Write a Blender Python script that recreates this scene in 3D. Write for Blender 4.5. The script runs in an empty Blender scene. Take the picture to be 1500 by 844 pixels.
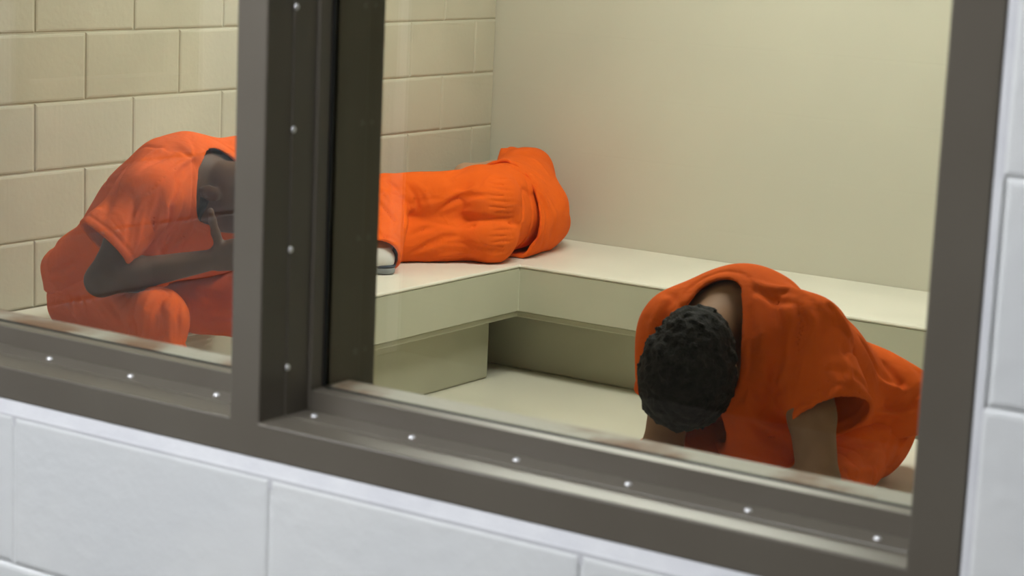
import bpy, bmesh, math, random
import numpy as np
from mathutils import Vector, Matrix

random.seed(7)
C = bpy.context.scene.collection
SC = bpy.context.scene
CAM_Z = 1.603            # eye height above the floor; floor is z = 0, x runs along the window, y into the cell

# ------------------------------------------------------------------ materials
def new_mat(name):
    m = bpy.data.materials.new(name); m.use_nodes = True
    nt = m.node_tree; b = nt.nodes['Principled BSDF']
    return m, nt, b

def noise_mat(name, c1, c2, scale=8.0, rough=0.7, bump=0.15, bscale=120.0, detail=4.0, bdist=0.002, spec=0.3, metal=0.0, sheen=0.0, lo=0.35, hi=0.65):
    m, nt, b = new_mat(name); N = nt.nodes; L = nt.links
    tc = N.new('ShaderNodeTexCoord')
    n1 = N.new('ShaderNodeTexNoise'); n1.inputs['Scale'].default_value = scale; n1.inputs['Detail'].default_value = detail
    L.new(tc.outputs['Object'], n1.inputs['Vector'])
    r = N.new('ShaderNodeValToRGB')
    r.color_ramp.elements[0].position = lo; r.color_ramp.elements[1].position = hi
    r.color_ramp.elements[0].color = (*c1, 1); r.color_ramp.elements[1].color = (*c2, 1)
    L.new(n1.outputs['Fac'], r.inputs['Fac']); L.new(r.outputs['Color'], b.inputs['Base Color'])
    b.inputs['Roughness'].default_value = rough
    b.inputs['Specular IOR Level'].default_value = spec
    b.inputs['Metallic'].default_value = metal
    if sheen: b.inputs['Sheen Weight'].default_value = sheen; b.inputs['Sheen Roughness'].default_value = 0.5
    if bump:
        n2 = N.new('ShaderNodeTexNoise'); n2.inputs['Scale'].default_value = bscale; n2.inputs['Detail'].default_value = 5
        L.new(tc.outputs['Object'], n2.inputs['Vector'])
        bp = N.new('ShaderNodeBump'); bp.inputs['Strength'].default_value = bump; bp.inputs['Distance'].default_value = bdist
        L.new(n2.outputs['Fac'], bp.inputs['Height']); L.new(bp.outputs['Normal'], b.inputs['Normal'])
    return m

def cloth_mat(name, c1, c2):
    m = noise_mat(name, c1, c2, 5.0, 0.9, 0.0, spec=0.1)
    nt = m.node_tree; N = nt.nodes; L = nt.links; b = N['Principled BSDF']
    tc = N.new('ShaderNodeTexCoord')
    a = N.new('ShaderNodeTexNoise'); a.inputs['Scale'].default_value = 16; a.inputs['Detail'].default_value = 4; a.inputs['Distortion'].default_value = 1.2
    f = N.new('ShaderNodeTexNoise'); f.inputs['Scale'].default_value = 500; f.inputs['Detail'].default_value = 2
    L.new(tc.outputs['Object'], a.inputs['Vector']); L.new(tc.outputs['Object'], f.inputs['Vector'])
    b1 = N.new('ShaderNodeBump'); b1.inputs['Strength'].default_value = 0.30; b1.inputs['Distance'].default_value = 0.012
    b2 = N.new('ShaderNodeBump'); b2.inputs['Strength'].default_value = 0.15; b2.inputs['Distance'].default_value = 0.001
    L.new(a.outputs['Fac'], b1.inputs['Height']); L.new(f.outputs['Fac'], b2.inputs['Height'])
    L.new(b1.outputs['Normal'], b2.inputs['Normal']); L.new(b2.outputs['Normal'], b.inputs['Normal'])
    return m

def glass_mat():
    m = bpy.data.materials.new('window_glass'); m.use_nodes = True
    nt = m.node_tree; N = nt.nodes; L = nt.links
    for n in list(N): N.remove(n)
    o = N.new('ShaderNodeOutputMaterial'); mix = N.new('ShaderNodeMixShader')
    t = N.new('ShaderNodeBsdfTransparent'); t.inputs['Color'].default_value = (0.93, 0.945, 0.92, 1)
    g = N.new('ShaderNodeBsdfGlossy'); g.inputs['Roughness'].default_value = 0.0; g.inputs['Color'].default_value = (1, 1, 1, 1)
    f = N.new('ShaderNodeFresnel')
    ge = N.new('ShaderNodeNewGeometry'); mr = N.new('ShaderNodeMapRange')      # glass/air index on both faces of the pane
    mr.inputs['To Min'].default_value = 1.5; mr.inputs['To Max'].default_value = 1/1.5
    L.new(ge.outputs['Backfacing'], mr.inputs['Value']); L.new(mr.outputs['Result'], f.inputs['IOR'])
    L.new(f.outputs['Fac'], mix.inputs['Fac']); L.new(t.outputs[0], mix.inputs[1]); L.new(g.outputs[0], mix.inputs[2])
    L.new(mix.outputs[0], o.inputs['Surface'])
    return m

def emit_mat(name, col, s):
    m = bpy.data.materials.new(name); m.use_nodes = True
    nt = m.node_tree; N = nt.nodes
    for n in list(N): N.remove(n)
    o = N.new('ShaderNodeOutputMaterial'); e = N.new('ShaderNodeEmission')
    e.inputs['Color'].default_value = (*col, 1); e.inputs['Strength'].default_value = s
    nt.links.new(e.outputs[0], o.inputs['Surface'])
    return m

M = {}
M['cell_block'] = noise_mat('cell_block_paint', (0.50, 0.475, 0.375), (0.56, 0.53, 0.42), 3.0, 0.55, 0.35, 60.0, bdist=0.003)
M['cell_plaster'] = noise_mat('cell_plaster_paint', (0.56, 0.55, 0.46), (0.60, 0.59, 0.49), 1.2, 0.5, 0.08, 30.0)
M['hall_block'] = noise_mat('corridor_block_paint', (0.72, 0.73, 0.735), (0.77, 0.775, 0.77), 5.0, 0.5, 0.32, 45.0, bdist=0.004)
M['dark_block'] = noise_mat('dimmed_corridor_block', (0.075, 0.068, 0.058), (0.09, 0.082, 0.07), 5.0, 0.6, 0.4, 45.0, bdist=0.003)  # colour darkened so the unseen corridor walls reflect little in the glass
M['caulk'] = noise_mat('white_caulk', (0.66, 0.66, 0.69), (0.72, 0.72, 0.74), 20.0, 0.45, 0.3, 60.0)
M['frame'] = noise_mat('bronze_frame_paint', (0.118, 0.102, 0.080), (0.130, 0.114, 0.090), 6.0, 0.31, 0.04, 200.0, spec=0.55)
M['gasket'] = noise_mat('black_gasket', (0.012, 0.012, 0.011), (0.02, 0.02, 0.018), 30.0, 0.6, 0.0)
M['sill'] = noise_mat('dirty_sill_paint', (0.30, 0.17, 0.11), (0.58, 0.53, 0.45), 9.0, 0.6, 0.2, 90.0, lo=0.36, hi=0.52)
M['screw'] = noise_mat('bright_screw_steel', (0.90, 0.90, 0.93), (0.96, 0.96, 0.98), 60.0, 0.35, 0.0, metal=0.5, spec=0.8)
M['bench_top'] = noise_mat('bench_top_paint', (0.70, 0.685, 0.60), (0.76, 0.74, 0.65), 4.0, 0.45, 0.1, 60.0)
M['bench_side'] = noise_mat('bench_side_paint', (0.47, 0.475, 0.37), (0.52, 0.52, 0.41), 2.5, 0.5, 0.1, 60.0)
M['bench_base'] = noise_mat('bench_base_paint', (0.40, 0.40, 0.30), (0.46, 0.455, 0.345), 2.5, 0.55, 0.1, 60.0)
M['floor'] = noise_mat('cell_floor_paint', (0.57, 0.555, 0.46), (0.63, 0.61, 0.505), 2.0, 0.35, 0.08, 40.0)
M['hall_floor'] = noise_mat('corridor_floor_tile', (0.085, 0.08, 0.075), (0.11, 0.105, 0.095), 6.0, 0.35, 0.05, 40.0)  # colour darkened to take the floor's reflected haze out of the panes
M['ceiling'] = noise_mat('ceiling_paint', (0.74, 0.73, 0.68), (0.78, 0.77, 0.72), 4.0, 0.8, 0.1, 60.0)
M['door'] = noise_mat('door_paint', (0.14, 0.12, 0.10), (0.17, 0.145, 0.12), 4.0, 0.4, 0.05, 60.0)
M['orange'] = cloth_mat('orange_cotton', (0.78, 0.118, 0.010), (0.86, 0.138, 0.013))
M['seam'] = noise_mat('orange_stitching', (0.46, 0.085, 0.018), (0.54, 0.105, 0.024), 30.0, 0.85, 0.2, 400.0, spec=0.15)
M['skin_dark'] = noise_mat('dark_brown_skin', (0.088, 0.048, 0.031), (0.125, 0.070, 0.044), 12.0, 0.55, 0.15, 260.0, bdist=0.001, spec=0.25)
M['skin_tan'] = noise_mat('tan_skin', (0.30, 0.165, 0.095), (0.37, 0.21, 0.125), 10.0, 0.65, 0.15, 260.0, bdist=0.001, spec=0.18)
M['skin_light'] = noise_mat('light_tan_skin', (0.46, 0.27, 0.17), (0.52, 0.31, 0.20), 10.0, 0.5, 0.12, 260.0, bdist=0.001, spec=0.35)
M['hair'] = noise_mat('black_hair', (0.010, 0.009, 0.009), (0.022, 0.020, 0.018), 60.0, 0.75, 0.9, 260.0, bdist=0.004, spec=0.2)
M['beard'] = noise_mat('black_beard', (0.018, 0.013, 0.012), (0.034, 0.025, 0.022), 60.0, 0.8, 0.6, 300.0, bdist=0.002, spec=0.15)
M['shoe_white'] = noise_mat('white_canvas', (0.62, 0.62, 0.60), (0.70, 0.70, 0.68), 20.0, 0.7, 0.2, 200.0)
M['shoe_grey'] = noise_mat('grey_shoe_rubber', (0.20, 0.22, 0.23), (0.26, 0.28, 0.285), 20.0, 0.6, 0.15, 150.0)
M['shoe_navy'] = noise_mat('navy_shoe_trim', (0.03, 0.04, 0.06), (0.05, 0.06, 0.085), 20.0, 0.6, 0.1, 150.0)
M['glass'] = glass_mat()
M['dark_pane'] = noise_mat('unlit_window', (0.02, 0.022, 0.02), (0.03, 0.032, 0.028), 3.0, 0.08, 0.0)
M['eye'] = noise_mat('eyeball', (0.6, 0.57, 0.52), (0.65, 0.62, 0.58), 5.0, 0.2, 0.0)

# ------------------------------------------------------------------ mesh helpers
def link_mesh(name, verts, faces, m, parent=None, smooth=False):
    me = bpy.data.meshes.new(name)
    me.from_pydata([tuple(v) for v in verts], [], [tuple(f) for f in faces])
    me.validate(); me.update()
    o = bpy.data.objects.new(name, me); C.objects.link(o)
    me.materials.append(m)
    if smooth: me.shade_smooth()
    if parent is not None:
        o.parent = parent; o.matrix_parent_inverse = parent.matrix_world.inverted()
    return o

def obj_bm(name, bm, m, parent=None, smooth=False, bevel=0.0, seg=2):
    bmesh.ops.recalc_face_normals(bm, faces=bm.faces)
    me = bpy.data.meshes.new(name); bm.to_mesh(me); bm.free()
    o = bpy.data.objects.new(name, me); C.objects.link(o); me.materials.append(m)
    if smooth: me.shade_smooth()
    if parent is not None:
        o.parent = parent; o.matrix_parent_inverse = Matrix.Translation(-Vector(parent.location))
    if bevel:
        b = o.modifiers.new('bevel', 'BEVEL'); b.width = bevel; b.segments = seg; b.limit_method = 'ANGLE'; b.harden_normals = False
    return o

def add_box(bm, a, b):
    x0, y0, z0 = (min(a[i], b[i]) for i in range(3)); x1, y1, z1 = (max(a[i], b[i]) for i in range(3))
    v = [bm.verts.new(p) for p in ((x0,y0,z0),(x1,y0,z0),(x1,y1,z0),(x0,y1,z0),(x0,y0,z1),(x1,y0,z1),(x1,y1,z1),(x0,y1,z1))]
    for f in ((3,2,1,0),(4,5,6,7),(0,1,5,4),(1,2,6,5),(2,3,7,6),(3,0,4,7)):
        bm.faces.new([v[i] for i in f])

def add_prism(bm, poly, axis, a, b):
    # poly: list of 2D points; axis 0: (y,z) extruded in x; axis 2: (x,y) extruded in z; axis 1: (x,z) in y
    def p3(q, t):
        return {0: (t, q[0], q[1]), 1: (q[0], t, q[1]), 2: (q[0], q[1], t)}[axis]
    A = [bm.verts.new(p3(q, a)) for q in poly]; B = [bm.verts.new(p3(q, b)) for q in poly]
    n = len(poly)
    bm.faces.new(A); bm.faces.new(B[::-1])
    for i in range(n):
        bm.faces.new((A[i], B[i], B[(i+1) % n], A[(i+1) % n]))

def tag(o, label=None, cat=None, group=None, kind=None):
    if label: o['label'] = label
    if cat: o['category'] = cat
    if group: o['group'] = group
    if kind: o['kind'] = kind
    return o

def empty(name, loc=(0, 0, 0)):
    o = bpy.data.objects.new(name, None); o.location = loc; C.objects.link(o); o.empty_display_size = 0.05
    return o

# blocks of a masonry wall: relief of bevelled block faces on a backing plane (one mesh)
def block_wall(name, mapf, u0, u1, v0, v1, m, phase=0.0, vphase=0.0, bw=0.4, bh=0.2, joint=0.005, bev=0.006, deep=0.005, back=None, holes=(), flip=False):
    """mapf(u, v, d) -> xyz, d = height of the face above the mortar; holes: (u0,u1,v0,v1) openings."""
    verts, faces = [], []
    def quad(ps):
        i = len(verts); verts.extend(mapf(*q) for q in ps)
        faces.append((i, i+1, i+2, i+3) if not flip else (i+3, i+2, i+1, i))
    rows = range(int(math.floor((v0 - vphase)/bh + 1e-6)), int(math.ceil((v1 - vphase)/bh - 1e-6)))
    rnd = random.Random(3)
    for r in rows:
        off = phase + (bw/2 if r % 2 else 0.0)
        k0 = int(math.floor((u0 - off)/bw)); k1 = int(math.ceil((u1 - off)/bw))
        for k in range(k0, k1):
            a, b = max(u0, off + k*bw), min(u1, off + (k+1)*bw)
            c, d = max(v0, vphase + r*bh), min(v1, vphase + (r+1)*bh)
            if b - a < 0.004 or d - c < 0.004: continue
            rects = [(a, b, c, d)]
            for h in holes:
                out = []
                for (a1, b1, c1, d1) in rects:
                    if b1 <= h[0] or a1 >= h[1] or d1 <= h[2] or c1 >= h[3]:
                        out.append((a1, b1, c1, d1)); continue
                    if a1 < h[0]: out.append((a1, h[0], c1, d1))
                    if b1 > h[1]: out.append((h[1], b1, c1, d1))
                    am, bm_ = max(a1, h[0]), min(b1, h[1])
                    if c1 < h[2]: out.append((am, bm_, c1, h[2]))
                    if d1 > h[3]: out.append((am, bm_, h[3], d1))
                rects = out
            for (a1, b1, c1, d1) in rects:
                j = joint/2; jt = rnd.uniform(-0.0012, 0.0012)
                A, B, Cc, D = a1+j, b1-j, c1+j+jt, d1-j+jt
                if B - A < 3*bev or D - Cc < 3*bev: bv = min(B-A, D-Cc)/4
                else: bv = bev
                if bv <= 0: continue
                lv = [(0.0, 0.0), (bv*0.35, deep*0.7), (bv, deep)]
                rings = [[(A+o, Cc+o, h), (B-o, Cc+o, h), (B-o, D-o, h), (A+o, D-o, h)] for o, h in lv]
                for q in range(2):
                    for e in range(4):
                        f = (e+1) % 4
                        quad([rings[q][e], rings[q][f], rings[q+1][f], rings[q+1][e]])
                quad(rings[2])
                # mortar strip around the block
                R0 = [(a1, c1, 0.0), (b1, c1, 0.0), (b1, d1, 0.0), (a1, d1, 0.0)]
                for e in range(4):
                    f = (e+1) % 4
                    quad([R0[e], R0[f], rings[0][f], rings[0][e]])
    o = link_mesh(name, verts, faces, m)
    o['kind'] = 'structure'
    return o

def panel_box(name, a, b, m, parent=None, kind='structure'):
    bm = bmesh.new(); add_box(bm, a, b)
    o = obj_bm(name, bm, m, parent)
    if parent is None: o['kind'] = kind
    return o

# ------------------------------------------------------------------ the setting
XL, YB = -4.461, 6.539          # block wall, rear wall
YW = 1.69                       # outer face of the window wall
XR = -0.20                      # right wall of the cell
CH = 2.75                       # cell ceiling
WT = 0.20
SILLZ = 1.001                   # underside of the window frame
XJ = -0.6365                    # right edge of the window frame
XO = -2.62                      # left edge of the window frame
HEADZ = 1.82  # unseen window head, set low to keep corridor light off the bent man

# block wall on the left of the cell (faces +x), vertical joints at y = 4.205 + .4k on the courses seen
block_wall('wall_left', lambda u, v, d: (XL - 0.0055 + d, u, v), YW + WT, YB, 0.0, CH, M['cell_block'], phase=4.205 - 4.0, vphase=0.0, joint=0.004, bev=0.0085, deep=0.0055)
panel_box('wall_left_core', (XL - 0.2, YW, 0.0), (XL - 0.006, YB + 0.15, CH), M['cell_block'])
panel_box('wall_rear', (XL - 0.2, YB, 0.0), (XR + 0.15, YB + 0.15, CH), M['cell_plaster'])
panel_box('wall_right', (XR, YW + WT, 0.0), (XR + 0.15, YB, CH), M['cell_plaster'])
panel_box('floor', (XL, YW + 0.19, -0.1), (XR, YB, 0.0), M['floor'])
panel_box('ceiling', (XL - 0.2, YW + 0.1, CH), (XR + 0.15, YB + 0.15, CH + 0.1), M['ceiling'])

# wall with the window (outer face towards -y)
CX0, CX1, CY0, CH2 = -4.461, 2.6, -2.40, 2.75
block_wall('wall_front', lambda u, v, d: (u, YW - 0.0020 - d, v), CX0, CX1, 0.0, CH2, M['hall_block'], phase=-1.823, vphase=0.0,
           joint=0.0022, bev=0.0055, deep=0.0028, holes=[(XO - 0.010, XJ + 0.009, SILLZ - 0.0155, HEADZ + 0.01)], flip=False)
bm = bmesh.new()
yw0, yw1 = YW - 0.0019, YW + WT
add_box(bm, (CX0, yw0, 0), (CX1, yw1, SILLZ - 0.0156)); add_box(bm, (CX0, yw0, HEADZ + 0.01), (CX1, yw1, CH2))
add_box(bm, (CX0, yw0, SILLZ - 0.0155), (XO - 0.0101, yw1, HEADZ + 0.0099)); add_box(bm, (XJ + 0.0091, yw0, SILLZ - 0.0155), (CX1, yw1, HEADZ + 0.0099))
o = obj_bm('wall_front_core', bm, M['hall_block']); o['kind'] = 'structure'

# corridor the photographer stands in
block_wall('wall_corridor', lambda u, v, d: (u, CY0 - 0.005 + d, v), CX0, CX1, 0.0, CH2, M['dark_block'], phase=0.1, flip=True)
panel_box('wall_corridor_core', (CX0, CY0 - 0.15, 0), (CX1, CY0 - 0.006, CH2), M['dark_block'])
EH = [(-1.30, -0.53, 1.0, 2.2), (-2.33, -1.86, 1.0, 2.2)]
block_wall('wall_corridor_end', lambda u, v, d: (CX0 - 0.005 + d, u, v), CY0, YW, 0.0, CH2, M['hall_block'], phase=0.1, holes=EH)
bm = bmesh.new()
ys = [CY0, EH[1][0], EH[1][1], EH[0][0], EH[0][1], YW]
add_box(bm, (CX0 - 0.2, CY0, 0), (CX0 - 0.006, YW, 1.0)); add_box(bm, (CX0 - 0.2, CY0, 2.2), (CX0 - 0.006, YW, CH2))
for k in (0, 2, 4): add_box(bm, (CX0 - 0.2, ys[k], 1.0), (CX0 - 0.006, ys[k+1], 2.2))
o = obj_bm('wall_corridor_end_core', bm, M['hall_block']); o['kind'] = 'structure'
for k, (ya, yb, za, zb) in enumerate(EH):
    we = empty('window_%d' % (k + 2), (CX0 - 0.05, (ya + yb)/2, za)); we['kind'] = 'structure'
    bm = bmesh.new(); t = 0.06
    for a, b in (((ya, za), (yb, za + t)), ((ya, zb - t), (yb, zb)), ((ya, za + t), (ya + t, zb - t)), ((yb - t, za + t), (yb, zb - t))):
        add_box(bm, (CX0 - 0.18, a[0], a[1]), (CX0 + 0.004, b[0], b[1]))
    obj_bm('window_frame', bm, M['frame'], we, bevel=0.002)
    bm = bmesh.new(); add_box(bm, (CX0 - 0.10, ya + 0.05, za + 0.05), (CX0 - 0.09, yb - 0.05, zb - 0.05))
    obj_bm('window_pane', bm, M['dark_pane'], we)
panel_box('wall_corridor_far', (CX1, CY0, 0), (CX1 + 0.15, YW, CH2), M['dark_block'])
panel_box('floor_corridor', (CX0, CY0, -0.1), (CX1, YW + 0.19, 0.0), M['hall_floor'])
panel_box('ceiling_corridor', (CX0, CY0 - 0.15, CH2), (CX1, YW + 0.1, CH2 + 0.1), M['ceiling'])

# ------------------------------------------------------------------ window
win = empty('window_1', ((XO + XJ)/2, YW + 0.05, SILLZ)); win['kind'] = 'structure'
FZ = 1.0412                     # top of the bottom rail's face
MX0, MX1 = -1.487, -1.4445      # mullion face
JX0 = -0.686                    # inner edge of the right jamb face
YF0, YS0, YB0, YG = YW, YW + 0.042, YW + 0.081, YW + 0.1045   # face, stop flange, bead, glass
YIN = YW + 0.152                # cell-side end of the inner bead
BZ = FZ + 0.0249                # bead top
BW = 0.006                      # side beads stand nearly flush
YIS = YW + 0.168

def lattice(xs, zs, solid, y0, y1):
    """one welded frame: the solid cells of a grid, extruded from y0 to y1"""
    bm = bmesh.new(); vs = {}
    def v(i, j, k):
        if (i, j, k) not in vs: vs[(i, j, k)] = bm.verts.new((xs[i], (y0, y1)[k], zs[j]))
        return vs[(i, j, k)]
    nx, nz = len(xs) - 1, len(zs) - 1
    on = lambda i, j: 0 <= i < nx and 0 <= j < nz and solid(i, j)
    for i in range(nx):
        for j in range(nz):
            if not on(i, j): continue
            bm.faces.new((v(i, j, 0), v(i+1, j, 0), v(i+1, j+1, 0), v(i, j+1, 0)))
            bm.faces.new((v(i, j+1, 1), v(i+1, j+1, 1), v(i+1, j, 1), v(i, j, 1)))
            for (di, dj, a, b) in ((-1, 0, (i, j), (i, j+1)), (1, 0, (i+1, j+1), (i+1, j)), (0, -1, (i+1, j), (i, j)), (0, 1, (i, j+1), (i+1, j+1))):
                if not on(i + di, j + dj):
                    bm.faces.new((v(*a, 0), v(*b, 0), v(*b, 1), v(*a, 1)))
    return bm
yd = YW + 0.205
bm = lattice([XO, XO + 0.05, MX0, MX1, JX0, XJ], [SILLZ, FZ, HEADZ - 0.045, HEADZ], lambda i, j: not (i in (1, 3) and j == 1), YF0, yd)
obj_bm('window_frame', bm, M['frame'], win, bevel=0.0022)

def pane_set(xa, xb):
    """glass, beads and stops of one light between x = xa and xb"""
    z1 = HEADZ - 0.045
    bm = bmesh.new(); add_box(bm, (xa + 0.002, YG, FZ + 0.012), (xb - 0.002, YG + 0.009, z1 - 0.012))
    g = obj_bm('window_pane', bm, M['glass'], win)
    # outer stop: flange on the frame, bead standing up against the glass
    stops = []
    bm = bmesh.new(); add_prism(bm, [(YS0, FZ), (YS0 + 0.001, FZ + 0.0018), (YB0, FZ + 0.0018), (YB0, FZ)], 0, xa + 0.0002, xb - 0.0002)
    add_box(bm, (xa + BW + 0.0002, YB0 + 0.0002, FZ), (xb - 0.019, YG - 0.003, BZ))
    sb = obj_bm('glazing_stop', bm, M['frame'], win, bevel=0.0012); stops.append(sb)
    bm = bmesh.new(); add_prism(bm, [(YS0, z1), (YS0 + 0.001, z1 - 0.0018), (YB0, z1 - 0.0018), (YB0, z1 - BW), (YG - 0.003, z1 - BW), (YG - 0.003, z1)], 0, xa, xb)
    obj_bm('glazing_stop', bm, M['frame'], win, bevel=0.0012)
    zc0, zc1 = BZ + 0.0003, z1 - BW - 0.0003
    bm = bmesh.new(); add_prism(bm, [(xa, YS0), (xa + 0.0018, YS0 + 0.001), (xa + 0.0018, YB0), (xa + BW, YB0), (xa + BW, YG - 0.003), (xa, YG - 0.003)], 2, FZ + 0.0021, zc1)
    sl = obj_bm('glazing_stop', bm, M['frame'], win, bevel=0.0012)
    bm = bmesh.new(); add_prism(bm, [(xb, YS0), (xb - 0.0018, YS0 + 0.001), (xb - 0.0018, YB0), (xb - BW, YB0), (xb - BW, YG - 0.003), (xb, YG - 0.003)], 2, FZ + 0.0021, zc1)
    obj_bm('glazing_stop', bm, M['frame'], win, bevel=0.0012)
    # gasket between bead and glass
    bm = bmesh.new()
    y0, y1 = YG - 0.0029, YG - 0.0001
    e = BZ - FZ + 0.0012; es = BW + 0.003
    add_box(bm, (xa + 0.01, y0, FZ + 0.01), (xb - 0.01, y1, FZ + e)); add_box(bm, (xa + 0.01, y0, z1 - e), (xb - 0.01, y1, z1 - 0.01))
    add_box(bm, (xa + 0.001, y0, FZ + e), (xa + es, y1, z1 - e)); add_box(bm, (xb - es, y0, FZ + e), (xb - 0.001, y1, z1 - e))
    add_box(bm, (xb - 0.0188, YB0 + 0.006, FZ + 0.002), (xb - BW - 0.0004, YG - 0.003, BZ - 0.001))  # black filler, paints in the dark of the gap at the bead's end
    obj_bm('gasket', bm, M['gasket'], win)
    # cell-side bead: sill, jambs, head
    yi = YG + 0.0091
    bm = bmesh.new(); add_box(bm, (xa, yi, FZ - 0.001), (xb, YIN, BZ)); s = obj_bm('inner_sill', bm, M['sill'], win, bevel=0.0015)
    s['label'] = 'stained tan inner sill behind the glass'
    bm = bmesh.new(); add_box(bm, (xa, yi, BZ), (xa + BW, YIS, z1)); obj_bm('inner_bead', bm, M['frame'], win, bevel=0.0012)
    bm = bmesh.new(); add_box(bm, (xb - BW, yi, BZ), (xb, YIS, z1)); obj_bm('inner_bead', bm, M['frame'], win, bevel=0.0012)
    bm = bmesh.new(); add_box(bm, (xa + BW, yi, z1 - BW), (xb - BW, YIS, z1)); obj_bm('inner_bead', bm, M['frame'], win, bevel=0.0012)
    return sb, sl

def screw_mesh():
    bm = bmesh.new()
    prof = [(0.0, 0.0022), (0.0016, 0.0021), (0.0030, 0.0015), (0.0037, 0.0006), (0.0039, 0.0)]
    n = 14; rings = []
    top = bm.verts.new((0, 0, prof[0][1] - 0.0006))
    for r, h in prof[1:]:
        rings.append([bm.verts.new((r*math.cos(2*math.pi*i/n), r*math.sin(2*math.pi*i/n), h)) for i in range(n)])
    for i in range(n): bm.faces.new((top, rings[0][i], rings[0][(i+1) % n]))
    for a, b in zip(rings, rings[1:]):
        for i in range(n): bm.faces.new((a[i], b[i], b[(i+1) % n], a[(i+1) % n]))
    bmesh.ops.recalc_face_normals(bm, faces=bm.faces)
    me = bpy.data.meshes.new('screw'); bm.to_mesh(me); bm.free(); me.materials.append(M['screw']); me.shade_smooth()
    return me
SCREW = screw_mesh()
def screw(loc, up, parent):
    o = bpy.data.objects.new('screw', SCREW); C.objects.link(o); o.parent = parent
    o.matrix_parent_inverse = Matrix.Identity(4)
    q = Vector((0, 0, 1)).rotation_difference(Vector(up))
    o.matrix_basis = Matrix.Translation(Vector(loc)) @ q.to_matrix().to_4x4()
    return o

sbR, slR = pane_set(MX1, JX0)
sbL, slL = pane_set(XO + 0.05, MX0)
ysc = YW + 0.0615
for i in range(6): screw((-1.417 + 0.1352*i, ysc, FZ + 0.0018), (0, 0, 1), sbR)
for i in range(7): screw((-1.561 - 0.1352*i, ysc, FZ + 0.0018), (0, 0, 1), sbL)
for i in range(8): screw((MX1 + 0.0018, YW + 0.0445, 1.097 + 0.1318*i), (1, 0, 0), slR)

# caulked splay between the frame and the blocks that stand proud of it
bm = bmesh.new()
add_prism(bm, [(YW + 0.001, SILLZ + 0.0005), (YW + 0.02, SILLZ + 0.0005), (YW + 0.02, SILLZ - 0.03), (YW - 0.0030, SILLZ - 0.03), (YW - 0.0042, SILLZ - 0.0155), (YW - 0.0034, SILLZ - 0.0135)], 0, XO - 0.012, XJ + 0.0012)
o = obj_bm('trim_1', bm, M['caulk']); o['kind'] = 'structure'
bm = bmesh.new()
add_prism(bm, [(XJ + 0.0003, YW + 0.003), (XJ + 0.0003, YW + 0.02), (XJ + 0.012, YW + 0.02), (XJ + 0.012, YW - 0.0034), (XJ + 0.007, YW - 0.003)], 2, SILLZ - 0.012, HEADZ)
o = obj_bm('trim_2', bm, M['caulk']); o['kind'] = 'structure'

# ------------------------------------------------------------------ benches
XBF, YBF, BT, BL = -3.900, 5.925, 0.403, 0.165
bench = empty('concrete_bench', ((XL + XBF)/2, 4.2, 0))
tag(bench, 'long L-shaped cream concrete bench along the block wall and the rear wall', 'bench')
bm = bmesh.new()
L = [(XL + 0.001, YW + WT + 0.01), (XBF, YW + WT + 0.01), (XBF, YBF), (XR - 0.01, YBF), (XR - 0.01, YB - 0.001), (XL + 0.001, YB - 0.001)]
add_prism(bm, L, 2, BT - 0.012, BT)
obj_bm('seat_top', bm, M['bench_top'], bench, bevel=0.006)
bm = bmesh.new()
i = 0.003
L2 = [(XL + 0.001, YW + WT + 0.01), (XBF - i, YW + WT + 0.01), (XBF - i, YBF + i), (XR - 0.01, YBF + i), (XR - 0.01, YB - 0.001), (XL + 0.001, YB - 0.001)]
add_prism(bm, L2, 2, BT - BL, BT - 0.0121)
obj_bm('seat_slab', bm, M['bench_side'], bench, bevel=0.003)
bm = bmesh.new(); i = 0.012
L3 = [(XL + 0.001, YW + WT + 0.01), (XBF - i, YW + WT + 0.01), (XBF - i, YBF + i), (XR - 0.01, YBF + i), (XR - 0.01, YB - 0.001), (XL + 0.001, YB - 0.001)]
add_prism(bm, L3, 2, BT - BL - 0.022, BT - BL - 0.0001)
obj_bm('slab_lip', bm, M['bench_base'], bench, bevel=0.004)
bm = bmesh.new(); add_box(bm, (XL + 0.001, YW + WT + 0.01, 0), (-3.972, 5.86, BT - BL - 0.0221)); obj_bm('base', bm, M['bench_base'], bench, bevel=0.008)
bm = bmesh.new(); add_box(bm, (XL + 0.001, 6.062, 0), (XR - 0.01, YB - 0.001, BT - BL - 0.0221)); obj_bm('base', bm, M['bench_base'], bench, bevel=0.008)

stub = empty('concrete_bench', (-1.0, 4.3, 0))
tag(stub, 'short free-end concrete bench beneath the seated man with black hair', 'bench')
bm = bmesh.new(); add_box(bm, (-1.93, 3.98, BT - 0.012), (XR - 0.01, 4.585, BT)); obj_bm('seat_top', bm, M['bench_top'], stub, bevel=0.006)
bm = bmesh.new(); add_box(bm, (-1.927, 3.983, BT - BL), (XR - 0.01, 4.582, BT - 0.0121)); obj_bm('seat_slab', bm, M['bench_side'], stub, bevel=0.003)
bm = bmesh.new(); add_box(bm, (-1.85, 4.06, 0), (XR - 0.01, 4.50, BT - BL - 0.0001)); obj_bm('base', bm, M['bench_base'], stub, bevel=0.008)

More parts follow.
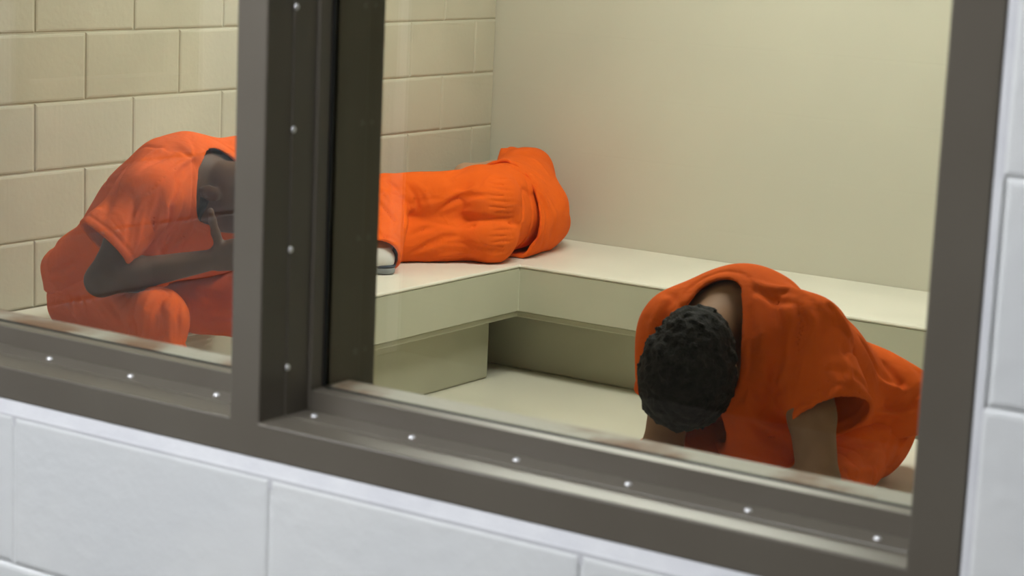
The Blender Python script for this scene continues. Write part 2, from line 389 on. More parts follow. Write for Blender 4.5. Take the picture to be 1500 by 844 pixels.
# ------------------------------------------------------------------ lights
def ceiling_light(x, y, z, sx, sy, power, col, label, es):
    t = empty('ceiling_light', (x, y, z)); tag(t, label, 'light', 'ceiling light panels')
    bm = bmesh.new()
    for a, b in (((-sx/2 - 0.03, -sy/2 - 0.03), (sx/2 + 0.03, -sy/2)), ((-sx/2 - 0.03, sy/2), (sx/2 + 0.03, sy/2 + 0.03)), ((-sx/2 - 0.03, -sy/2), (-sx/2, sy/2)), ((sx/2, -sy/2), (sx/2 + 0.03, sy/2))):
        add_box(bm, (x + a[0], y + a[1], z - 0.06), (x + b[0], y + b[1], z))
    obj_bm('housing', bm, M['ceiling'], t)
    bm = bmesh.new(); add_box(bm, (x - sx/2, y - sy/2, z - 0.045), (x + sx/2, y + sy/2, z - 0.04))
    obj_bm('diffuser', bm, emit_mat('lamp_diffuser', col, es), t)
    return t
ceiling_light(-2.9, 5.1, CH, 1.2, 0.6, 0, (1.0, 0.98, 0.89), 'light panel in the cell ceiling above the benches', 31.5)
ceiling_light(-3.85, -1.95, CH2, 0.6, 0.6, 0, (0.93, 0.96, 1.0), 'light panel in the corridor ceiling by the end wall', 50.0)
ceiling_light(-1.6, 0.45, CH2, 1.2, 0.6, 0, (0.93, 0.96, 1.0), 'light panel in the corridor ceiling beside the window wall', 30.0)

# ------------------------------------------------------------------ people: smooth-blended volumes meshed by surface nets
def V(*a): return np.array(a, dtype=np.float64)
def nrm(v): v = np.asarray(v, dtype=np.float64); return v/np.linalg.norm(v)
def ortho(u, f):
    u = nrm(u); f = np.asarray(f, float); f = nrm(f - u*np.dot(u, f)); return u, f, np.cross(f, u)   # up, forward, own right side

def cap(a, b, ra, rb=None, k=0.02): return ('cap', V(*a), V(*b), ra, ra if rb is None else rb, k)
def ell(c, axes, r, k=0.03): return ('ell', V(*c), np.array(axes, float), V(*r), k)     # axes: rows are unit vectors

def prim_bounds(p):
    if p[0] == 'cap':
        r = max(p[3], p[4]); return np.minimum(p[1], p[2]) - r, np.maximum(p[1], p[2]) + r
    e = np.sqrt(((p[2].T*p[3])**2).sum(1)); return p[1] - e, p[1] + e

def prim_eval(p, X, Y, Z):
    if p[0] == 'cap':
        a, b, ra, rb = p[1], p[2], p[3], p[4]
        d = b - a; L2 = max(d @ d, 1e-9)
        px, py, pz = X - a[0], Y - a[1], Z - a[2]
        t = np.clip((px*d[0] + py*d[1] + pz*d[2])/L2, 0, 1)
        return np.sqrt((px - t*d[0])**2 + (py - t*d[1])**2 + (pz - t*d[2])**2) - (ra + (rb - ra)*t)
    c, A, r = p[1], p[2], p[3]
    px, py, pz = X - c[0], Y - c[1], Z - c[2]
    q = [A[i][0]*px + A[i][1]*py + A[i][2]*pz for i in range(3)]
    k0 = np.sqrt((q[0]/r[0])**2 + (q[1]/r[1])**2 + (q[2]/r[2])**2)
    k1 = np.sqrt((q[0]/r[0]**2)**2 + (q[1]/r[1]**2)**2 + (q[2]/r[2]**2)**2)
    return k0*(k0 - 1.0)/np.maximum(k1, 1e-6)

class Vol:
    def __init__(s, lo, hi, h):
        s.h = h; s.lo = np.array(lo, float); s.n = np.ceil((np.array(hi) - s.lo)/h).astype(int) + 1
        s.d = np.full(s.n, 0.5, dtype=np.float32)
        s.ax = [(s.lo[i] + h*np.arange(s.n[i])).astype(np.float32) for i in range(3)]
    def box(s, lo, hi):
        a = np.clip(np.floor((np.array(lo) - s.lo)/s.h).astype(int), 0, s.n); b = np.clip(np.ceil((np.array(hi) - s.lo)/s.h).astype(int) + 1, 0, s.n)
        sl = tuple(slice(a[i], b[i]) for i in range(3))
        return sl, s.ax[0][sl[0]][:, None, None], s.ax[1][sl[1]][None, :, None], s.ax[2][sl[2]][None, None, :]
    def grid(s): return s.ax[0][:, None, None], s.ax[1][None, :, None], s.ax[2][None, None, :]
    def add(s, p, pad=0.05):
        lo, hi = prim_bounds(p); k = p[-1]
        sl, X, Y, Z = s.box(lo - pad - k, hi + pad + k)
        if 0 in s.d[sl].shape: return s
        e = prim_eval(p, X, Y, Z); d = s.d[sl]
        if k > 0:
            h = np.maximum(k - np.abs(d - e), 0)/k; s.d[sl] = np.minimum(d, e) - h*h*k*0.25
        else: s.d[sl] = np.minimum(d, e)
        return s
    def sub(s, p, k=0.008):
        lo, hi = prim_bounds(p); sl, X, Y, Z = s.box(lo - 0.03, hi + 0.03)
        if 0 in s.d[sl].shape: return s
        e = -prim_eval(p, X, Y, Z); d = s.d[sl]
        h = np.maximum(k - np.abs(d - e), 0)/k if k > 0 else 0
        s.d[sl] = np.maximum(d, e) + (h*h*k*0.25 if k > 0 else 0)
        return s
    def cut(s, o, n, rad=None, length=0.3):
        """remove what lies beyond the plane (o, n), inside a cylinder of radius rad when given"""
        o = V(*o); n = nrm(n); X, Y, Z = s.grid()
        if rad is not None:
            r = rad + length; sl, X, Y, Z = s.box(o - r, o + r)
        else: sl = tuple(slice(None) for _ in range(3))
        t = (X - o[0])*n[0] + (Y - o[1])*n[1] + (Z - o[2])*n[2]
        if rad is not None:
            q = np.sqrt(np.maximum((X - o[0])**2 + (Y - o[1])**2 + (Z - o[2])**2 - t*t, 0)) - rad
            t = -np.maximum(np.maximum(-t, q), t - length)
        s.d[sl] = np.maximum(s.d[sl], t.astype(np.float32)); return s
    def shell(s, t): s.d = np.maximum(s.d, -(s.d + t)); return s
    def fold(s, pts, amp, sig):
        """groove (amp > 0) or ridge (amp < 0) along a polyline lying near the surface"""
        pts = [V(*q) for q in pts]
        lo = np.min(pts, 0) - 3*sig; hi = np.max(pts, 0) + 3*sig
        sl, X, Y, Z = s.box(lo, hi)
        if 0 in s.d[sl].shape: return s
        e = None; n = len(pts) - 1
        wt = [0.15] + [1.0]*(n - 1) + [0.15] if n > 1 else [0.7, 0.7]
        for i in range(n):                                # the crease fades towards both ends
            a, d = pts[i], pts[i+1] - pts[i]
            t = np.clip(((X - a[0])*d[0] + (Y - a[1])*d[1] + (Z - a[2])*d[2])/max(d @ d, 1e-9), 0, 1)
            r2 = (X - a[0] - t*d[0])**2 + (Y - a[1] - t*d[1])**2 + (Z - a[2] - t*d[2])**2
            q = (wt[i] + (wt[i+1] - wt[i])*t)*np.exp(-r2/sig**2)
            e = q if e is None else np.maximum(e, q)
        s.d[sl] += (amp*e).astype(np.float32); return s
    def wrinkle(s, amp, lam, seed, ridged=True, direction=None, stretch=1.0):
        X, Y, Z = s.grid(); rn = np.random.RandomState(seed); a = 0
        wx = 0.25*lam*np.sin(2*np.pi*(Y*0.7 + Z*0.5)/lam*0.45 + seed); wy = 0.25*lam*np.sin(2*np.pi*(X*0.6 - Z*0.7)/lam*0.4 + 2*seed)
        for i in range(4):
            k = rn.normal(size=3)
            if direction is not None:
                dd = nrm(direction); k = k - dd*np.dot(k, dd)*stretch
            k = k/np.linalg.norm(k)*2*np.pi/lam*rn.uniform(0.7, 1.4); ph = rn.uniform(0, 6.28)
            v = np.sin(k[0]*(X + wx) + k[1]*(Y + wy) + k[2]*Z + ph)
            a = a + ((1 - np.abs(v))*1.6 - 0.6 if ridged else v)
        s.d = s.d + (amp*0.4*a).astype(np.float32); return s
    def rim(s, c, off, amp, sig):
        """stitched band: a groove at a fixed distance from an opening"""
        lo, hi = prim_bounds(c); sl, X, Y, Z = s.box(lo - off - 0.03, hi + off + 0.03)
        e = prim_eval(c, X, Y, Z) - off; s.d[sl] += (amp*np.exp(-(e/sig)**2)).astype(np.float32); return s
    def vnoise(s, lam, seed, direction=None, stretch=1.0):
        X, Y, Z = s.grid(); rn = np.random.RandomState(seed)
        d = nrm(direction) if direction is not None else nrm(rn.normal(size=3))
        a = nrm(np.cross(d, [0.3, 0.9, 0.4])); b = np.cross(d, a); o = rn.uniform(0, 50, 3)
        q = [(e[0]*X + e[1]*Y + e[2]*Z)/l + o[i] for i, (e, l) in enumerate(((d, lam*stretch), (a, lam), (b, lam)))]
        q[1] = q[1] + 0.35*np.sin(q[0]*2.1); q[2] = q[2] + 0.35*np.sin(q[0]*1.7 + 1.0)
        T = rn.uniform(0, 1, (64, 64, 64)).astype(np.float32)
        i = [np.floor(v).astype(np.int32) for v in q]; f = [v - k for v, k in zip(q, i)]; f = [v*v*(3 - 2*v) for v in f]
        r = 0
        for x in (0, 1):
            for y in (0, 1):
                for z in (0, 1):
                    r = r + T[(i[0]+x) & 63, (i[1]+y) & 63, (i[2]+z) & 63]*(f[0] if x else 1-f[0])*(f[1] if y else 1-f[1])*(f[2] if z else 1-f[2])
        return r.astype(np.float32)
    def crease(s, amp, lam, seed, direction, stretch=3.5, width=0.13):
        """narrow meandering creases drawn out along a direction, present only here and there"""
        n = s.vnoise(lam, seed, direction, stretch); g = s.vnoise(lam*2.2, seed + 50, direction, 1.5)
        w = np.clip((g - 0.35)/0.25, 0, 1)
        s.d = s.d + amp*w*(np.exp(-((n - 0.5)/width)**2) - 0.35*(n - 0.5)); return s
    def floor_at(s, z):
        X, Y, Z = s.grid(); s.d = np.maximum(s.d, (z - Z).astype(np.float32)); return s
    def mesh(s, smooth=1):
        d = s.d; n = s.n
        d = d.copy(); d[0] = d[-1] = 0.1; d[:, 0] = d[:, -1] = 0.1; d[:, :, 0] = d[:, :, -1] = 0.1
        i8 = (d < 0).astype(np.uint8); m = n - 1
        cnt = np.zeros(m, np.uint8)
        for a in (0, 1):
            for b in (0, 1):
                for c in (0, 1): cnt += i8[a:a+m[0], b:b+m[1], c:c+m[2]]
        mask = (cnt > 0) & (cnt < 8); idx = np.argwhere(mask)
        im = np.full(m, -1, np.int64); im[mask] = np.arange(len(idx))
        cor = [(a, b, c) for a in (0, 1) for b in (0, 1) for c in (0, 1)]
        cv = np.stack([d[idx[:, 0]+a, idx[:, 1]+b, idx[:, 2]+c] for a, b, c in cor], 1)
        acc = np.zeros((len(idx), 3)); num = np.zeros(len(idx))
        for p in range(8):
            for q in range(p+1, 8):
                if sum(abs(cor[p][i] - cor[q][i]) for i in range(3)) != 1: continue
                x = (cv[:, p] < 0) != (cv[:, q] < 0)
                t = np.where(x, cv[:, p]/np.where(x, cv[:, p] - cv[:, q], 1), 0)
                P = np.array(cor[p], float)[None] + t[:, None]*(np.array(cor[q], float) - np.array(cor[p], float))[None]
                acc += P*x[:, None]; num += x
        v = s.lo + (idx + acc/num[:, None])*s.h
        faces = []
        sg = d < 0
        for ax in range(3):
            o1, o2 = (ax+1) % 3, (ax+2) % 3
            A = [slice(None)]*3; B = [slice(None)]*3; A[ax] = slice(0, -1); B[ax] = slice(1, None)
            ch = np.argwhere(sg[tuple(A)] != sg[tuple(B)])
            ch = ch[(ch[:, o1] > 0) & (ch[:, o2] > 0)]
            ins = sg[ch[:, 0], ch[:, 1], ch[:, 2]]
            def g(da, db):
                t = ch.copy(); t[:, o1] -= da; t[:, o2] -= db; return im[t[:, 0], t[:, 1], t[:, 2]]
            f = np.stack([g(1, 1), g(0, 1), g(0, 0), g(1, 0)], 1)
            f[~ins] = f[~ins][:, ::-1]; faces.append(f)
        f = np.concatenate(faces); f = f[(f >= 0).all(1)]
        if smooth:
            e = np.concatenate([f[:, [0, 1]], f[:, [1, 2]], f[:, [2, 3]], f[:, [3, 0]]])
            deg = np.zeros(len(v)); np.add.at(deg, e[:, 0], 1); np.add.at(deg, e[:, 1], 1)
            for it in range(smooth):
                for lam in (0.55, -0.5):
                    sm = np.zeros_like(v)
                    for c in range(3):
                        sm[:, c] = np.bincount(e[:, 0], v[e[:, 1], c], len(v)) + np.bincount(e[:, 1], v[e[:, 0], c], len(v))
                    v = v + lam*(sm/np.maximum(deg, 1)[:, None] - v)
        return v, f

def vol_for(prims, h, pad=0.05):
    lo = np.min([prim_bounds(p)[0] for p in prims], 0) - pad; hi = np.max([prim_bounds(p)[1] for p in prims], 0) + pad
    v = Vol(lo, hi, h)
    for p in prims: v.add(p)
    return v

def np_mesh(name, v, f, m, parent=None, loc=None):
    me = bpy.data.meshes.new(name)
    if loc is not None: v = v - np.array(loc)
    me.vertices.add(len(v)); me.vertices.foreach_set('co', v.astype(np.float32).ravel())
    me.loops.add(len(f)*4); me.loops.foreach_set('vertex_index', f.astype(np.int32).ravel())
    me.polygons.add(len(f)); me.polygons.foreach_set('loop_start', np.arange(len(f), dtype=np.int32)*4)
    try: me.polygons.foreach_set('loop_total', np.full(len(f), 4, dtype=np.int32))
    except Exception: pass
    me.update(calc_edges=True); me.validate(); me.shade_smooth()
    me.materials.append(m)
    o = bpy.data.objects.new(name, me); C.objects.link(o)
    if loc is not None: o.location = loc
    if parent is not None:
        o.parent = parent; o.matrix_parent_inverse = Matrix.Translation(-Vector(parent.location))
    return o

# ---- body building blocks
def head_prims(c, up, fwd, c7, nape=0.0):
    u, f, r = ortho(up, fwd); c = V(*c); A = [r, f, u]
    def q(x, y, z): return c + r*x + f*y + u*z
    P = [ell(q(0, -0.012, 0.035), A, (0.078, 0.099, 0.088), 0.0),
         ell(q(0, 0.028, -0.028), A, (0.063, 0.066, 0.085), 0.03),
         ell(q(0, 0.055, -0.090), A, (0.036, 0.036, 0.028), 0.03),
         cap(q(0, 0.078, 0.012), q(0, 0.107, -0.034), 0.008, 0.013, 0.012),
         cap(q(-0.016, 0.096, -0.036), q(0.016, 0.096, -0.036), 0.008, 0.008, 0.010),
         cap(q(-0.040, 0.072, 0.024), q(0.040, 0.072, 0.024), 0.014, 0.014, 0.02),
         cap(q(-0.018, 0.088, -0.064), q(0.018, 0.088, -0.064), 0.008, 0.008, 0.010),
         cap(q(-0.015, 0.086, -0.076), q(0.015, 0.086, -0.076), 0.008, 0.008, 0.010)]
    for s in (-1, 1):
        P.append(cap(q(s*0.056, 0.0, -0.045), q(s*0.022, 0.058, -0.088), 0.020, 0.018, 0.03))
        P.append(ell(q(s*0.045, 0.058, -0.018), A, (0.022, 0.022, 0.022), 0.02))
    P.append(cap(q(0, -0.030, -0.045), c7, 0.052, 0.060, 0.035))
    E = []
    for s in (-1, 1):
        t = nrm(r*s*0.92 - f*0.40)
        E.append(ell(q(s*0.083, -0.016, -0.004), [t, nrm(np.cross(u, t)), u], (0.008, 0.021, 0.033), 0.006))
        E.append(ell(q(s*0.076, -0.004, -0.022), [t, nrm(np.cross(u, t)), u], (0.010, 0.010, 0.013), 0.008))
    return P, E, q, (u, f, r)

def carve_face(vol, q):
    for s in (-1, 1):
        vol.sub(cap(q(s*0.030, 0.104, 0.004), q(s*0.036, 0.100, 0.004), 0.014), 0.014)
        vol.add(cap(q(s*0.032, 0.076, 0.004), q(s*0.032, 0.0761, 0.004), 0.0125, 0.0125, 0.004))
        vol.sub(cap(q(s*0.094, -0.015, 0.012), q(s*0.094, -0.009, -0.010), 0.0095), 0.003)
    vol.fold([q(-0.022, 0.096, -0.070), q(0, 0.099, -0.070), q(0.022, 0.096, -0.070)], 0.003, 0.004)

def rot(v, ax, a):
    ax = nrm(ax); return v*math.cos(a) + np.cross(ax, v)*math.sin(a) + ax*np.dot(ax, v)*(1 - math.cos(a))

def hand_prims(w, d, palm, side, curl=(25, 35, 25), spread=5.0, thumb=(0.75, 0.55, 0.25), scale=1.0, tcurl=12):
    """w wrist, d towards the fingers, palm = the way the palm faces, side = +1/-1 picks which side the thumb leaves from"""
    w = V(*w); d = nrm(d); n = nrm(np.asarray(palm, float) - d*np.dot(palm, d)); t = np.cross(d, n)*side
    P = []; s = scale
    kn = []
    for i in range(4):
        x = (0.033 - 0.0215*i)*s; k = w + d*(0.088 - (0.0, -0.004, 0.002, 0.012)[i])*s + t*x - n*0.002*s
        kn.append(k)
        P.append(cap(w + d*0.012*s + t*x*0.55, k, 0.0155*s, 0.0118*s, 0.014))
    P.append(ell(w + d*0.045*s + n*0.006*s, [t, d, n], (0.036*s, 0.045*s, 0.016*s), 0.012))
    P.append(cap(w + d*0.015*s + t*0.022*s + n*0.006*s, w + d*0.055*s + t*0.030*s + n*0.008*s, 0.015*s, 0.013*s, 0.012))
    ax = np.cross(d, n)
    L = [(0.041, 0.025, 0.021), (0.046, 0.029, 0.022), (0.042, 0.027, 0.022), (0.033, 0.020, 0.019)]
    for i in range(4):
        dd = rot(d, n, math.radians(spread*(1.5 - i))*(-side)*(-1)*(1 if True else 0))
        dd = nrm(d + t*math.tan(math.radians(spread*(1.5 - i))))
        p = kn[i]; a = 0
        for j in range(3):
            a += math.radians(curl[j]*(1 + 0.08*i))
            e = p + rot(dd, ax, a)*L[i][j]*s
            r0 = (0.0092, 0.0084, 0.0078)[j]*s*(0.9 if i == 3 else 1); r1 = (0.0084, 0.0078, 0.0066)[j]*s*(0.9 if i == 3 else 1)
            P.append(cap(p, e, r0, r1, 0.004)); p = e
    td = nrm(t*thumb[0] + d*thumb[1] + n*thumb[2]); p = w + d*0.022*s + t*0.024*s + n*0.006*s; a = 0
    tax = np.cross(td, d)
    for j, l in enumerate((0.044, 0.033, 0.027)):
        e = p + rot(td, tax, math.radians(tcurl)*j)*l*s
        P.append(cap(p, e, (0.0145, 0.0112, 0.0100)[j]*s, (0.0112, 0.0100, 0.0080)[j]*s, 0.008)); p = e
    return P

def arm_prims(sh, el, wr, g=1.0):
    sh, el, wr = V(*sh), V(*el), V(*wr)
    return [cap(sh, sh*0.45 + el*0.55, 0.052*g, 0.046*g, 0.03), cap(sh*0.45 + el*0.55, el, 0.046*g, 0.040*g, 0.02),
            cap(el, el*0.7 + wr*0.3, 0.040*g, 0.043*g, 0.02), cap(el*0.7 + wr*0.3, wr, 0.043*g, 0.027*g, 0.02)]

def leg_prims(hip, kn, an, toe, g=1.0):
    hip, kn, an, toe = V(*hip), V(*kn), V(*an), V(*toe)
    return [cap(hip, kn, 0.080*g, 0.056*g, 0.04), cap(kn, kn*0.65 + an*0.35, 0.054*g, 0.056*g, 0.03), cap(kn*0.65 + an*0.35, an, 0.056*g, 0.036*g, 0.03),
            cap(an, V(an[0]*0.62 + toe[0]*0.38, an[1]*0.62 + toe[1]*0.38, toe[2] + 0.006), 0.033*g, 0.025*g, 0.015), cap(V(an[0]*0.62 + toe[0]*0.38, an[1]*0.62 + toe[1]*0.38, toe[2] + 0.006), V(an[0]*0.08 + toe[0]*0.92, an[1]*0.08 + toe[1]*0.92, toe[2]), 0.025*g, 0.017*g, 0.01)]

def spine(pel, ctl, c7, t):
    pel, ctl, c7 = V(*pel), V(*ctl), V(*c7)
    return pel*(1-t)**2 + ctl*2*t*(1-t) + c7*t*t, nrm(2*(1-t)*(ctl - pel) + 2*t*(c7 - ctl))

def torso_prims(pel, ctl, c7, lp, ls, shl, shr, grow=0.0, k=0.06, rng=(0, 1), lat=1.0):
    """lp, ls: the body's left-hand direction at pelvis and at shoulders"""
    P = []
    for t, (rl, rd, rs), push in ((0.0, (0.165, 0.115, 0.115), 0.0), (0.16, (0.150, 0.110, 0.12), 0.0), (0.36, (0.140, 0.105, 0.13), 0.012), (0.58, (0.152, 0.115, 0.13), 0.02), (0.78, (0.160, 0.110, 0.12), 0.022), (0.92, (0.125, 0.078, 0.075), 0.02)):
        if t < rng[0] or t > rng[1]: continue
        c, tg = spine(pel, ctl, c7, t); l = nrm(np.asarray(lp, float)*(1-t) + np.asarray(ls, float)*t)
        l = nrm(l - tg*np.dot(l, tg)); fr = np.cross(l, tg)       # front of the body
        P.append(ell(c + fr*push, [l, fr, tg], (rl*lat + grow, rd + grow, rs + grow), k if P else 0.0))
    c, tg = spine(pel, ctl, c7, 0.93)
    for s in (shl, shr):
        P.append(cap(c, s, 0.058 + grow, 0.060 + grow, 0.05))
    return P

def shoe_parts(heel, toe, up, parent, mats=('shoe_white', 'shoe_grey', 'shoe_navy'), h=0.004):
    heel, toe = V(*heel), V(*toe); d = nrm(toe - heel); u = nrm(np.asarray(up, float) - d*np.dot(up, d)); t = np.cross(d, u)
    L = np.linalg.norm(toe - heel)
    def q(a, b, c): return heel + d*a*L + t*b + u*c
    A = [d, t, u]
    # heel/toe given on the sole plane
    up_ = vol_for([cap(q(0.13, 0, 0.045), q(0.3, 0, 0.05), 0.036, 0.040, 0.0), cap(q(0.3, 0, 0.046), q(0.62, 0.004, 0.034), 0.038, 0.036, 0.03), cap(q(0.62, 0.004, 0.032), q(0.87, 0.004, 0.026), 0.038, 0.030, 0.03), cap(q(0.16, 0, 0.06), q(0.2, 0, 0.085), 0.034, 0.036, 0.02)], h, 0.04)
    up_.cut(q(0, 0, 0.018), -u); up_.cut(q(0.2, 0, 0.088), u)
    v, f = up_.mesh(2)
    s = np_mesh('shoe', v, f, M[mats[0]], parent)
    so = vol_for([cap(q(0.12, 0, 0.014), q(0.32, 0, 0.014), 0.036, 0.034, 0.0), cap(q(0.32, 0.0, 0.014), q(0.65, 0.005, 0.014), 0.034, 0.043, 0.02), cap(q(0.65, 0.005, 0.014), q(0.88, 0.004, 0.014), 0.043, 0.034, 0.02)], h, 0.04)
    so.cut(q(0, 0, 0.0), -u); so.cut(q(0, 0, 0.022), u)
    v, f = so.mesh(2); o = np_mesh('sole', v, f, M[mats[1]], s); o.matrix_parent_inverse = Matrix.Translation(-Vector(parent.location))
    o.matrix_parent_inverse = Matrix.Identity(4)
    tr = vol_for([cap(q(0.12, 0, 0.024), q(0.32, 0, 0.024), 0.0375, 0.0355, 0.0), cap(q(0.32, 0.0, 0.024), q(0.65, 0.005, 0.024), 0.0355, 0.0445, 0.02), cap(q(0.65, 0.005, 0.024), q(0.88, 0.004, 0.024), 0.0445, 0.0355, 0.02)], h, 0.04)
    tr.cut(q(0, 0, 0.0222), -u); tr.cut(q(0, 0, 0.030), u)
    v, f = tr.mesh(1); o = np_mesh('trim', v, f, M[mats[2]], s); o.matrix_parent_inverse = Matrix.Identity(4)
    return s

def sleeve_cut(vol, sh, end, rad=0.13):
    d = nrm(V(*end) - V(*sh)); vol.cut(end, d, rad, 0.16); return d

def hem_line(vol, sh, end, rad=0.13, off=0.022, amp=0.003, sig=0.004):
    e = V(*end); d = nrm(e - V(*sh)); sl, X, Y, Z = vol.box(e - rad, e + rad)
    t = (X - e[0])*d[0] + (Y - e[1])*d[1] + (Z - e[2])*d[2]
    q = np.sqrt(np.maximum((X - e[0])**2 + (Y - e[1])**2 + (Z - e[2])**2 - t*t, 0))
    vol.d[sl] += (amp*np.exp(-((t + off)/sig)**2)*(q < rad)).astype(np.float32)

HB, HC = 0.0050, 0.0042       # voxel sizes: bodies, clothes

# ================================================================= man on the left bench, head in his hand
def apply_folds(vol, key):
    for pts, amp, sig in FOLDS[key]: vol.fold(pts, amp, sig)
#DEVHOOK
def person_seated_left():
    pel, ctl, c7 = V(-4.10, 4.14, 0.50), V(-4.01, 4.125, 0.72), V(-3.82, 4.175, 0.900)
    lp, ls = V(0, 1, 0), V(0.05, 1, 0.10)
    shr, shl = V(-3.80, 3.99, 0.825), V(-3.80, 4.35, 0.865)
    elr, wrr = V(-3.833, 3.845, 0.612), V(-3.622, 4.045, 0.672)
    ell_, wrl = V(-3.74, 4.36, 0.60), V(-3.58, 4.20, 0.70)
    hc = V(-3.715, 4.20, 0.815); up, fwd = V(0.90, 0.10, -0.30), V(-0.33, -0.03, -0.94)
    hipr, hipl = V(-4.08, 4.05, 0.50), V(-4.08, 4.23, 0.50)
    knr, knl = V(-3.705, 3.921, 0.520), V(-3.66, 4.34, 0.502)
    anr, anl = V(-3.66, 3.90, 0.10), V(-3.64, 4.38, 0.10)
    toer, toel = V(-3.46, 3.86, 0.030), V(-3.44, 4.41, 0.030)
    T = torso_prims(pel, ctl, c7, lp, ls, shl, shr, 0.0)
    Hd, E, q, fr = head_prims(hc, up, fwd, c7 + V(0.0, 0, -0.03))
    legs = leg_prims(hipr, knr, anr, toer) + leg_prims(hipl, knl, anl, toel)
    arms = arm_prims(shr, elr, wrr) + arm_prims(shl, ell_, wrl)
    # right hand flat against the cheek, thumb up; left hand under the brow
    hr = hand_prims(wrr, V(0.78, 0.52, 0.22), V(-0.35, 0.75, 0.1), 1, (14, 18, 14), 3.0, (1.0, -0.10, 0.05), 1.0, 4)
    hl = hand_prims(wrl, V(0.55, -0.45, 0.35), V(-0.4, -0.5, 0.5), -1, (16, 22, 18), 3.0, (0.8, 0.4, 0.1))
    vol = vol_for(T + Hd + legs + arms + hr + hl + E, 0.0042)
    carve_face(vol, q)
    X, Y, Z = vol.grid(); vol.d = np.maximum(vol.d, np.where(X < XBF + 0.012, 0.409 - Z, -1.0).astype(np.float32))
    v, f = vol.mesh(1)
    loc = (-4.1, 4.14, 0.0)
    body = np_mesh('person', v, f, M['skin_dark'], None, loc)
    tag(body, 'man in orange scrubs sitting hunched by the block wall with his face in his hand', 'person', 'detainees in orange scrubs')
    # beard: the jaw and cheeks, a few millimetres proud of the skin
    bv = vol_for(Hd, HB)
    u, ff, r = fr
    bv.d -= 0.004
    bv.wrinkle(0.0012, 0.012, 5, False)
    bv.cut(q(0, 0, -0.006), nrm(u + ff*0.2)); bv.cut(q(0, -0.004, 0), -ff)
    bv.cut(q(0, 0, -0.135), -u)
    v, f = bv.mesh(1); np_mesh('beard', v, f, M['beard'], body)
    # shirt
    S = torso_prims(pel + V(-0.01, 0, 0.0), ctl, c7, lp, ls, shl, shr, 0.026)
    S += [cap(shr, V(-3.83, 3.85, 0.70), 0.080, 0.088, 0.05), cap(shl, V(-3.77, 4.40, 0.71), 0.080, 0.088, 0.05)]
    S += [ell(pel + V(-0.02, -0.02, 0.09), np.eye(3), (0.130, 0.170, 0.075), 0.05)]
    # loose cloth hanging in front of the chest
    S += [cap(V(-3.87, 4.05, 0.725), V(-3.91, 4.05, 0.60), 0.085, 0.10, 0.06), cap(V(-3.80, 4.28, 0.80), V(-3.88, 4.26, 0.60), 0.10, 0.11, 0.06)]
    sh = vol_for(S, HC)
    sh.wrinkle(0.0035, 0.16, 3, False)
    nk = cap(c7 + u*0.010 + V(0, 0, -0.030), c7 + u*0.30 + V(0, 0, -0.06), 0.086, 0.12)
    sh.rim(nk, 0.022, 0.003, 0.004); hem_line(sh, V(-3.79, 3.98, 0.83), V(-3.838, 3.855, 0.705))
    apply_folds(sh, 'p1_shirt'); sh.crease(0.0065, 0.06, 41, V(0.62, 0.35, -0.7), 3.5, 0.10)
    sh.shell(0.012)
    sleeve_cut(sh, V(-3.79, 3.98, 0.83), V(-3.838, 3.855, 0.705)); sleeve_cut(sh, shl, V(-3.765, 4.395, 0.71))
    sh.sub(nk, 0.006)
    sh.cut(pel + V(0, 0, 0.045), V(0.10, 0.1, -1.0))
    v, f = sh.mesh(1); np_mesh('shirt', v, f, M['orange'], body)
    # trousers
    Pn = [ell(pel + V(0.0, 0, 0.0), np.eye(3), (0.125, 0.175, 0.125), 0.0)]
    for hp, kn, an in ((hipr, knr, anr), (hipl, knl, anl)):
        rk = 0.074 if kn is knr else 0.096
        Pn += [cap(hp, kn, 0.102, rk, 0.06), cap(kn, kn*0.5 + an*0.5, rk - 0.001, 0.078, 0.03), cap(kn*0.5 + an*0.5, an + V(0, 0, -0.02), 0.078, 0.084, 0.03)]
    pn = vol_for(Pn, HC)
    pn.wrinkle(0.0035, 0.16, 11, False)
    apply_folds(pn, 'p1_pants'); pn.crease(0.0065, 0.05, 42, V(0.3, -0.1, 0.9), 3.5, 0.10)
    X, Y, Z = pn.grid()
    pn.d = np.maximum(pn.d, np.where(X < XBF + 0.012, 0.4055 - Z, -1.0).astype(np.float32))
    pn.shell(0.012)
    pn.cut(anr + V(0, 0, -0.035), V(0, 0, -1)); pn.cut(pel + V(0, 0, 0.10), V(-0.1, 0, 1))
    v, f = pn.mesh(1); np_mesh('trousers', v, f, M['orange'], body)
    for an, toe in ((anr, toer), (anl, toel)):
        dd = nrm(V(toe[0] - an[0], toe[1] - an[1], 0)); hh = V(an[0], an[1], 0.0) - dd*0.07
        shoe_parts(hh, hh + dd*0.29, V(0, 0, 1), body)
    return body, dict(shirt=sh, pants=pn, body=vol)

